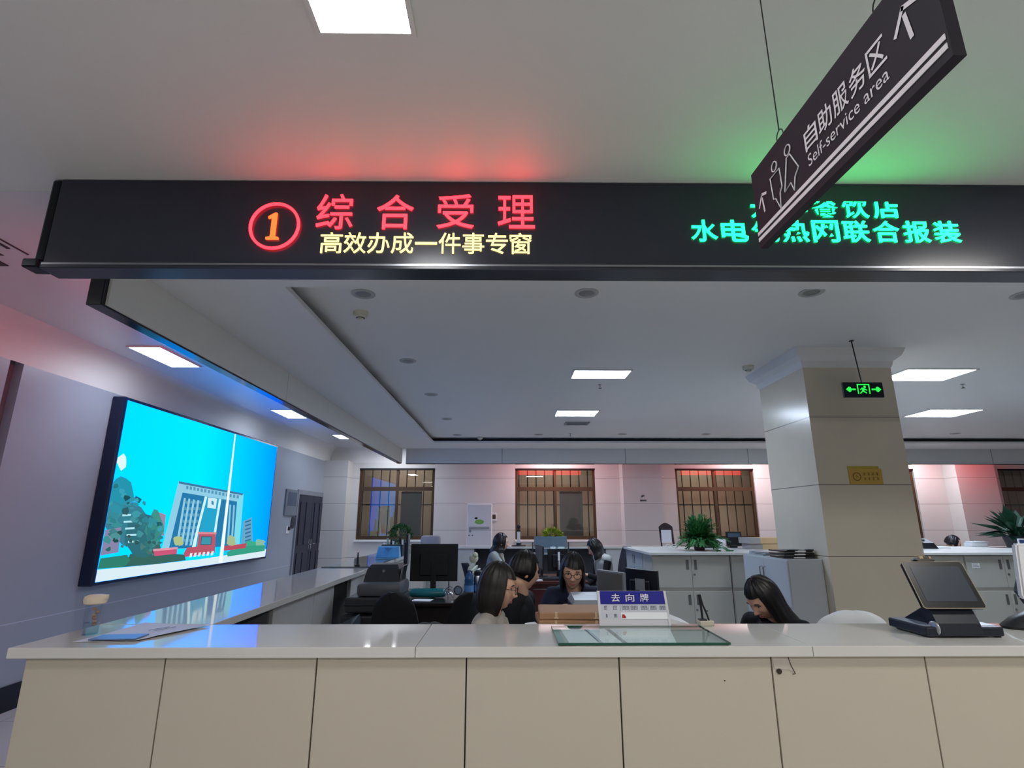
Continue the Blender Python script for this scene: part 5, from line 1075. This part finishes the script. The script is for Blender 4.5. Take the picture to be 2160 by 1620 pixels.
for k in range(3):
    m = MB(); m.box(-.11 + k * .01, .13 + k * .01, -.16, .16, k * .012, k * .012 + .009, .002, rot=Euler((0, 0, R(k * 4))).to_matrix()); m.build('sleeve', M('sleeve_clear', (176, 182, 190), .2, alpha=.7), t)
for k, l in enumerate(('bottom', 'middle', 'top')):
    t = thing('black_tray', '%s one of three dark document trays on the cabinet beside the pillar' % l, 'tray', (2.62, 5.12, 1.211 + k * .027), R(3 * k - 2), 'dark document trays by the pillar')
    m = MB(); m.box(-.14, .14 - k * .01, -.13, .15, 0, .013, .003); m.build('tray', M('tray_dark', (46, 38, 36), .3), t)
    m = MB(); m.box(-.12, -.02, -.135, -.12, .013, .022, .002); m.box(.06, .13, -.135, -.10, .013, .024, .003); m.build('clip', dark_m, t)
    m = MB(); m.box(-.05, .05, -.137, -.13, .004, .012); m.build('pale_strip', paper_m, t)

# right of the pillar
t = thing('telephone', 'black desk telephone on the rear edge of the cabinet tops right of the pillar', 'telephone', (5.28, 7.0, 1.195))
m = MB(); m.loft([[(-.06, -.08, 0), (.11, -.08, 0), (.11, .08, 0), (-.06, .08, 0)], [(-.06, -.05, .07), (.08, -.05, .07), (.08, .08, .12), (-.06, .08, .12)]]); m.build('body', dark_m, t)
m = MB(); m.box(-.07, -.03, -.06, .08, .10, .13, .01, rot=Euler((R(15), 0, 0)).to_matrix()); m.build('handset', dark_m, t)
o = MB().box(-.1, .1, -.08, .08, 0, .02, .002).build('notepad', paper_m, loc=(5.52, 7.1, 1.195)); tag(o, 'white pad beside the black telephone right of the pillar', 'notepad')
t = thing('tissue_box', 'white box beside the half-hidden head right of the pillar', 'box', (6.30, 7.45, 1.195))
m = MB(); m.box(-.10, .12, -.06, .06, 0, .05, .004); m.box(-.08, .14, -.06, .06, .052, .07, .003); m.build('box', white_m, t)
t = thing('potted_plant', 'large broad-leaved dark plant on the cabinets at the right frame edge', 'plant', (6.72, 7.25, 1.195))
m = MB(); m.lathe([(0, 0), (.13, 0), (.16, .14), (.15, .15), (0, .13)], seg=18); m.build('pot', dark2_m, t, smooth=True)
m = MB(); rnd = random.Random(8)
for k in range(75):
    a = rnd.uniform(0, 2 * PI); e = rnd.uniform(.1, 1.35); L = rnd.uniform(.2, .46); d = Vector((math.cos(a) * math.cos(e) * 1.1, math.sin(a) * math.cos(e), math.sin(e)))
    p0 = Vector((0, 0, .12)) + d * L * .35; p1 = p0 + d * L * .35; p2 = p0 + d * L * .8 - Vector((0, 0, .08)); sd = d.cross(Vector((0, 0, 1))).normalized() * rnd.uniform(.04, .065)
    m.poly([p0, p1 + sd, p2]); m.poly([p0, p2, p1 - sd])
    m.tube([(0, 0, .1), p0], .004, 4)
m.build('foliage', dleaf_m, t, recalc=False)
t = thing('photo_card', 'small card with a blue picture standing at the far right frame edge', 'card', (6.53, 7.0, 1.195))
m = MB(); m.box(-.05, .12, 0, .012, 0, .12, .002); m.build('card', paper_m, t)
m = MB(); m.box(-.035, .10, -.002, .0, .015, .105); m.build('picture', M('picture_blue', (60, 80, 130), .4, var=.4, scale=30), t)

# ------------------------------------------------------------------ people
def g2(x, z, cx, cz, sx, sz): return math.exp(-((x - cx) / sx) ** 2 - ((z - cz) / sz) ** 2)
def head_point(th, ph):
    """head surface, face towards -y, eyes near z = 0"""
    dx, dy, dz = math.sin(th) * math.sin(ph), -math.sin(th) * math.cos(ph), math.cos(th)
    x, y, z = dx * .074, dy * .094, dz * .116
    if z < 0:
        k = -z / .116; x *= 1 - .36 * k ** 1.7
        y *= (1 - .10 * k) if y < 0 else (1 - .62 * k ** 1.1)
    if y < 0:
        f = min(1, -dy * 1.6); y = -.092 * (-dy) ** .80 * (1 - (.08 * (-z / .116) if z < 0 else .12 * (z / .116) ** 2))
        nose = .024 * g2(x, z, 0, -.034, .013, .012) + .013 * g2(x, z, 0, -.014, .010, .02) + .006 * g2(abs(x), z, .012, -.037, .007, .007)
        eye = -.010 * g2(abs(x), z, .031, .002, .017, .011) + .005 * g2(abs(x), z, .03, .022, .022, .009)
        lip = .007 * g2(x, z, 0, -.061, .020, .006) + .007 * g2(x, z, 0, -.071, .016, .006) - .004 * g2(x, z, 0, -.082, .016, .006)
        chin = .009 * g2(x, z, 0, -.098, .018, .014) + .005 * g2(abs(x), z, .042, -.025, .018, .022)
        y -= f * (nose + eye + lip + chin)
    return Vector((x, y, z))
def face_y(x, z):
    best = None
    for i in range(30, 61):
        for j in range(-14, 15):
            p = head_point(PI * i / 80, R(4 * j)); d = (p.x - x) ** 2 + (p.z - z) ** 2
            if best is None or d < best[0]: best = (d, p.y)
    return best[1]
FY = {k: face_y(*k) for k in ((.031, .002), (.031, .024), (0, -.066), (0, .0), (.031, -.008))}
def voxel(mb, name, mats, parent, size, smooth=2, pick=None):
    o = mb.build(name, mats, None)
    r = o.modifiers.new('r', 'REMESH'); r.mode = 'VOXEL'; r.voxel_size = size; r.use_smooth_shade = True
    if smooth: s = o.modifiers.new('s', 'SMOOTH'); s.iterations = smooth; s.factor = .5
    dg = bpy.context.evaluated_depsgraph_get(); dg.update()
    me = bpy.data.meshes.new_from_object(o.evaluated_get(dg)); n = bpy.data.objects.new(name, me); COL.objects.link(n)
    bpy.data.objects.remove(o); n.parent = parent; n.name = name
    me.materials.clear()
    for m in mats: me.materials.append(m)
    me.polygons.foreach_set('use_smooth', [True] * len(me.polygons))
    return n
skin = M('skin', (220, 174, 148), .5, var=.04, scale=20); hairm = M('hair_black', (22, 19, 20), .42, var=.4, scale=30, stretch=(14, 14, 1)); hairb = M('hair_brown_black', (34, 29, 27), .42, var=.4, scale=30, stretch=(14, 14, 1))
lipm = M('lips', (170, 92, 86), .45); eyew = M('eye_white', (222, 218, 214), .3); irism = M('iris_dark', (26, 18, 16), .2); browm = M('brow', (40, 30, 28), .7); rimm = M('glasses_rim', (60, 52, 46), .25, metal=.5)
def hand(mb, p, d, up, s=1.0, curl=.5):
    """palm with five fingers; p wrist, d forearm direction, up the back of the hand"""
    p, d, up = Vector(p), Vector(d).normalized(), Vector(up).normalized(); sd = d.cross(up).normalized(); up = sd.cross(d)
    mb.ell(p + d * .045 * s, (.05 * s, .040 * s, .016 * s), Matrix((d, sd, up)).transposed())
    for k, L in enumerate((.062, .072, .067, .052)):
        q = p + d * .085 * s + sd * (.030 - .020 * k) * s; a = q + (d * math.cos(curl * .6) - up * math.sin(curl * .6)) * L * .5 * s; b = a + (d * math.cos(curl * 1.5) - up * math.sin(curl * 1.5)) * L * .5 * s
        mb.capsule(q - d * .02 * s, .0088 * s, a, .0082 * s, 8); mb.capsule(a, .0082 * s, b, .0068 * s, 8)
    q = p + d * .02 * s + sd * .036 * s; a = q + (d * .6 + sd * .7 - up * .3).normalized() * .035 * s; b = a + (d * .95 + sd * .1 - up * .3).normalized() * .03 * s
    mb.capsule(q, .011 * s, a, .0095 * s, 8); mb.capsule(a, .0095 * s, b, .0075 * s, 8)
def person(label, head, yaw, pitch=0, roll=0, hair='long', cloth=(60, 60, 70), torso_yaw=None, shoulder=None, seat=None, arms=None, glasses=False, hm=None, vox=.005, vest=None, collar=None, smile=0, sleeve=None, hl=.30, stand=False, leg_yaw=None, fringe=54, grav=.2, vol=1.0, emblem=False):
    """head = centre between the ears; yaw 0 faces -y, +90 faces +x. shoulder = neck base, seat = pelvis"""
    t = thing('person', label, 'person', (head[0], head[1], 0)); O = Vector((head[0], head[1], 0))
    Hm = Matrix.Translation(Vector((0, 0, head[2]))) @ Euler((0, 0, R(yaw))).to_matrix().to_4x4() @ Euler((R(pitch), R(roll), 0)).to_matrix().to_4x4()
    ty = R(yaw if torso_yaw is None else torso_yaw); fw = Vector((math.sin(ty), -math.cos(ty), 0)); sd = Vector((math.cos(ty), math.sin(ty), 0))   # sd = the person's left
    nk = Vector(shoulder) - O; pv = Vector(seat) - O
    hb = Hm @ Vector((0, .025, -.075)); nv = (pv - nk)
    lf = fw if leg_yaw is None else Vector((math.sin(R(leg_yaw)), -math.cos(R(leg_yaw)), 0)); ls = Vector((-lf.y, lf.x, 0))
    # --- body
    b = MB()
    N1, N2 = 56, 64
    rings = [[Hm @ head_point(max(1e-3, PI * i / N1 if i < N1 else PI - 1e-3), 2 * PI * j / N2) for j in range(N2)] for i in range(1, N1)]
    b.loft(rings)
    for s in (-1, 1): b.ell(Hm @ Vector((s * .073, .012, -.012)), (.009, .018, .031), (Hm.to_3x3() @ Euler((R(-10), 0, R(s * 22))).to_matrix()), 12, 10)
    b.capsule(hb, .052, nk + Vector((0, 0, .0)), .058)
    core = [(nk + nv * .14, .070), (nk + nv * .5, .095), (pv, .10)]
    b.capsule(nk, .055, *core[0]); b.capsule(*core[0], *core[1]); b.capsule(*core[1], *core[2])
    sh = [nk + nv * .10 + sd * s * .165 for s in (-1, 1)]
    b.capsule(sh[0], .04, sh[1], .04)
    knee = [pv + lf * .42 + ls * s * .10 for s in (-1, 1)]
    if stand: knee = [pv + Vector((0, 0, -.42)) + ls * s * .09 for s in (-1, 1)]
    for s, kn in zip((-1, 1), knee):
        hip = pv + ls * s * .09; ft = Vector((kn.x, kn.y, .07)); 
        b.capsule(hip, .075, kn, .05); b.capsule(kn, .048, ft, .035); b.capsule(ft, .032, ft + lf * .14 - Vector((0, 0, .03)), .028)
    A = []
    for k, s in enumerate((-1, 1)):
        a = (arms or (None, None))[k]
        el, wr = (Vector(a[0]) - O, Vector(a[1]) - O) if a else (sh[k] + sd * s * .05 + nv * .50 + fw * .02, sh[k] + nv * .62 + fw * .24 - sd * s * .02)
        A.append((sh[k], el, wr)); b.capsule(sh[k], .036, el, .032); b.capsule(el, .032, wr, .024)
        hand(b, wr, wr - el, Vector((0, 0, 1)) if abs((wr - el).normalized().z) < .8 else fw)
    voxel(b, 'body', [skin], t, vox, 2)
    # --- clothes
    c = MB(); ext = .014
    c.capsule(nk + nv * .06, .062, nk + nv * .16, .105); c.capsule(nk + nv * .16, .105, nk + nv * .55, .122); c.capsule(nk + nv * .55, .122, pv, .128)
    for s in (-1, 1): c.capsule(nk + nv * .06, .060, sh[0 if s < 0 else 1], .058); c.capsule(nk + nv * .22 + sd * s * .075, .095, nk + nv * .55 + sd * s * .05, .10); c.capsule(nk + nv * .55 + sd * s * .05, .10, pv + sd * s * .06, .11)
    if not vest:
        for a in A: c.capsule(a[0], .060, a[1], .050); c.capsule(a[1], .050, a[1] + (a[2] - a[1]) * .9, .038)
    top = M('cloth_%d_%d_%d' % cloth, cloth, .85, var=.12, scale=40)
    voxel(c, 'vest' if vest else 'top', [top], t, vox * 1.5, 3)
    if vest:
        for a in A:
            c = MB(); c.capsule(a[0], .052, a[1], .046); c.capsule(a[1], .046, a[1] + (a[2] - a[1]) * .9, .036); voxel(c, 'sleeve', [M('cloth_sleeve', sleeve, .85)], t, vox * 1.5, 2)
    c = MB()
    for s, kn in zip((-1, 1), knee):
        hip = pv + ls * s * .09; ft = Vector((kn.x, kn.y, .10)); c.capsule(hip, .092, kn, .066); c.capsule(kn, .064, ft, .05)
    voxel(c, 'trousers', [M('trousers_dark', (30, 31, 38), .85)], t, .012, 2)
    c = MB()
    for s, kn in zip((-1, 1), knee):
        ft = Vector((kn.x, kn.y, .055)); c.capsule(ft - lf * .05, .048, ft + lf * .15, .042, 12)
    c.build('shoes', dark_m, t, smooth=True)
    if collar:
        c = MB(); cm = M('cloth_collar', collar, .8)
        for s in (-1, 1):
            p = [nk + nv * .02 - fw * .055 + sd * s * .02, nk + nv * .02 + sd * s * .072 - fw * .01, nk + nv * .08 + sd * s * .055 + fw * .075, nk + nv * .22 + sd * s * .012 + fw * .125]
            c.tube(p, [.016, .018, .018, .010], 8)
        c.build('collar', cm, t, smooth=True)
    if emblem:
        c = MB(); q = nk + nv * .42 + fw * .108 - sd * .05; c.ell(q, (.022, .014, .034)); c.build('chest_emblem', M('emblem_beige', (196, 160, 128), .7, var=.5, scale=40), t, smooth=True)
    # --- face
    def P(v): return Hm @ Vector(v)
    q = MB()
    Rm = Hm.to_3x3()
    for s in (-1, 1): q.ell(P((s * .031, FY[(.031, .002)] + .004, .002)), (.0135, .007, .0058), Rm, 12, 8)
    q.build('eye_whites', eyew, t, smooth=True)
    q = MB()
    for s in (-1, 1): q.ell(P((s * .031, FY[(.031, .002)] - .0015, .002)), (.0056, .003, .0056), Rm, 10, 8); q.tube([P((s * (.031 + .014 * u), FY[(.031, .002)] - .001 + .004 * u * u, .008 - .004 * u * u)) for u in (-1, -.5, 0, .5, 1)], .0016, 5)
    q.build('irises', irism, t, smooth=True)
    q = MB()
    for s in (-1, 1): q.tube([P((s * (.031 + .020 * u), FY[(.031, .024)] + .001 + .006 * u * u + .004 * u, .025 - .004 * u * u)) for u in (-1, -.5, 0, .5, 1)], [.0015, .003, .0034, .003, .0012], 6)
    q.build('eyebrows', browm, t, smooth=True)
    q = MB()
    for dz, sg in ((-.0625, 1), (-.070, -1)): q.tube([P((.021 * u, FY[(0, -.066)] - .0005 + .006 * u * u, dz + smile * .010 * u * u)) for u in (-1, -.5, 0, .5, 1)], [.001, .0032, .004, .0032, .001], 6)
    q.build('lips', lipm, t, smooth=True)
    if glasses:
        q = MB(); gy = FY[(0, .0)] - .010
        for s in (-1, 1):
            q.tube([P((s * .033 + .024 * math.cos(k * PI / 10), gy + .006 * abs(s * .033 + .024 * math.cos(k * PI / 10)) / .05, -.002 + .019 * math.sin(k * PI / 10))) for k in range(21)], .0018, 6)
            q.tube([P((s * .057, gy + .008, .004)), P((s * .073, -.03, .004)), P((s * .077, .02, .0))], .0016, 6)
        q.tube([P((-.010, gy, .002)), P((0, gy - .003, .004)), P((.010, gy, .002))], .0016, 6)
        q.build('glasses', rimm, t, smooth=True)
    # --- hair
    q = MB(); NA = 72; NR = 26; cols = []
    rnd = random.Random(int(abs(head[0]) * 1000))
    for j in range(NA):
        ph = 2 * PI * j / NA; a = abs((ph + PI) % (2 * PI) - PI); deg = math.degrees(a)      # 0 = front
        rip = 1 + .016 * math.sin(ph * 17) + .010 * math.sin(ph * 31 + 1)
        base = Vector((math.sin(ph) * .083, -math.cos(ph) * .104 + .008, 0))
        front = max(0, min(1, (deg - (50 if hair == 'bob' else 44)) / 22)) if hair != 'short' else max(0, min(1, (deg - 50) / 20))
        front = front * front * (3 - 2 * front)
        hline = fringe + 3 * math.sin(ph * 2 + .6)
        if hair == 'long': L = hl
        elif hair == 'bob': L = .13
        else: L = .045 + .02 * math.cos(ph)
        crown = []
        for i in range(13):
            th = R(95) * i / 12
            crown.append(Vector((math.sin(ph) * math.sin(th) * .085, -math.cos(ph) * math.sin(th) * .106 + .008, math.cos(th) * .131)) * rip)
        path = [Vector((0, .008, .131))] + crown[1:]
        e = path[-1]; m2 = NR - 12
        for i in range(1, m2 + 1):
            v = i / m2; z = e.z - L * v
            if hair == 'long': f = 1.0 - .10 * math.sin(PI * min(1, v * 1.5)) + .10 * v; y = e.y * f + .03 * v * (1 if e.y > 0 else .6)
            elif hair == 'bob': f = 1.02 + .02 * math.sin(PI * v) - .20 * v ** 3; y = e.y * f
            else: f = 1 - .34 * v; y = e.y * f
            path.append(Vector((e.x * f, y, z)))
        # length along the path: hairline at the front, full at sides and back
        end = (hline / 95 * 12) * (1 - front) + (len(path) - 1) * front
        col = []
        for i in range(NR + 1):
            s = end * i / NR; k = min(int(s), len(path) - 2); col.append(path[k].lerp(path[k + 1], s - k))
        wc = []; up0 = Hm.to_3x3() @ Vector((0, 0, 1))
        for p in col:
            w = Hm @ Vector((p.x * vol, p.y * vol, p.z * (vol if p.z > 0 else 1)))
            if p.z < -.01: w += (Vector((0, 0, -1)) + up0) * min(1, (-.01 - p.z) / .1) * (-.01 - p.z) * grav
            wc.append(w)
        cols.append(wc)
    vs = [[q.bm.verts.new(p) for p in c] for c in cols]
    for j in range(NA):
        for i in range(NR): q.face([vs[j][i], vs[j][i + 1], vs[(j + 1) % NA][i + 1], vs[(j + 1) % NA][i]])
    bmesh.ops.remove_doubles(q.bm, verts=q.bm.verts, dist=2e-4); bmesh.ops.recalc_face_normals(q.bm, faces=q.bm.faces)
    bmesh.ops.solidify(q.bm, geom=q.bm.faces[:], thickness=.012)
    if hair == 'long' and hl > .2:
        q2 = Hm @ Vector((0, .07, -.02)); 
    q.build('hair', hm or hairm, t, smooth=True)
    return t
person('person in a grey coat and glasses with dark bobbed hair, facing right behind the counter', (-.045, 3.17, 1.185), 82, 8, 0, 'bob', (176, 170, 160), arms=(((-.10, 2.99, .80), (.0, 3.06, .72)), ((-.16, 3.38, .80), (-.02, 3.33, .72))), shoulder=(-.085, 3.19, 1.045), seat=(-.16, 3.22, .52), torso_yaw=80, leg_yaw=165, glasses=True, hm=hairb, vox=.0045, collar=(168, 162, 152), fringe=66, vol=1.04)
person('short-haired person in a dark sweater turned away to the right beside the woman in grey', (.12, 3.78, 1.215), 108, 10, 0, 'short', (24, 26, 34), shoulder=(.09, 3.81, 1.07), seat=(.04, 3.86, .52), torso_yaw=70, leg_yaw=185, fringe=62, vol=1.06, vox=.005, emblem=True)
person('smiling person in a navy top leaning on a printer and facing the camera', (.475, 4.06, 1.185), -6, 10, 4, 'bob', (28, 38, 62), shoulder=(.50, 4.14, 1.035), seat=(.50, 4.52, .84), torso_yaw=0, stand=True, glasses=True, vox=.0045, smile=1, fringe=70, vol=1.07, arms=(((.25, 4.06, .86), (.36, 3.88, .96)), ((.75, 4.06, .86), (.70, 3.86, .96))))
person('long-haired person in a pale grey coat seated left of the red desk, facing right', (-.075, 7.60, 1.245), 100, 6, 0, 'long', (150, 154, 150), shoulder=(-.135, 7.61, 1.135), seat=(-.24, 7.66, .52), torso_yaw=80, leg_yaw=15, vox=.009, hl=.12, grav=.8, collar=(120, 118, 108), arms=(((-.02, 7.40, .90), (.16, 7.42, .84)), None))
person('long-haired person in a white vest over black sleeves reading with bowed head', (1.22, 7.74, 1.17), -98, 28, 0, 'long', (186, 186, 178), shoulder=(1.315, 7.74, 1.085), seat=(1.38, 7.82, .50), torso_yaw=-72, leg_yaw=-20, vox=.009, hl=.15, grav=.8, vest=True, sleeve=(14, 14, 17), arms=(None, ((1.31, 7.54, .76), (1.08, 7.54, .83))))
person('person with long black hair and dark clothes bowing over the desk behind the counter', (1.505, 3.34, 1.105), -72, 36, 0, 'long', (20, 21, 28), shoulder=(1.60, 3.39, .985), seat=(1.60, 3.62, .50), torso_yaw=-60, leg_yaw=-20, vox=.0045, hl=.34, fringe=62)
person('person of whom only the dark-haired crown shows above the cabinets right of the pillar', (6.95, 8.62, 1.185), 60, 20, 0, 'short', (60, 62, 70), shoulder=(6.93, 8.66, 1.03), seat=(6.93, 8.7, .5), vox=.01, fringe=48)
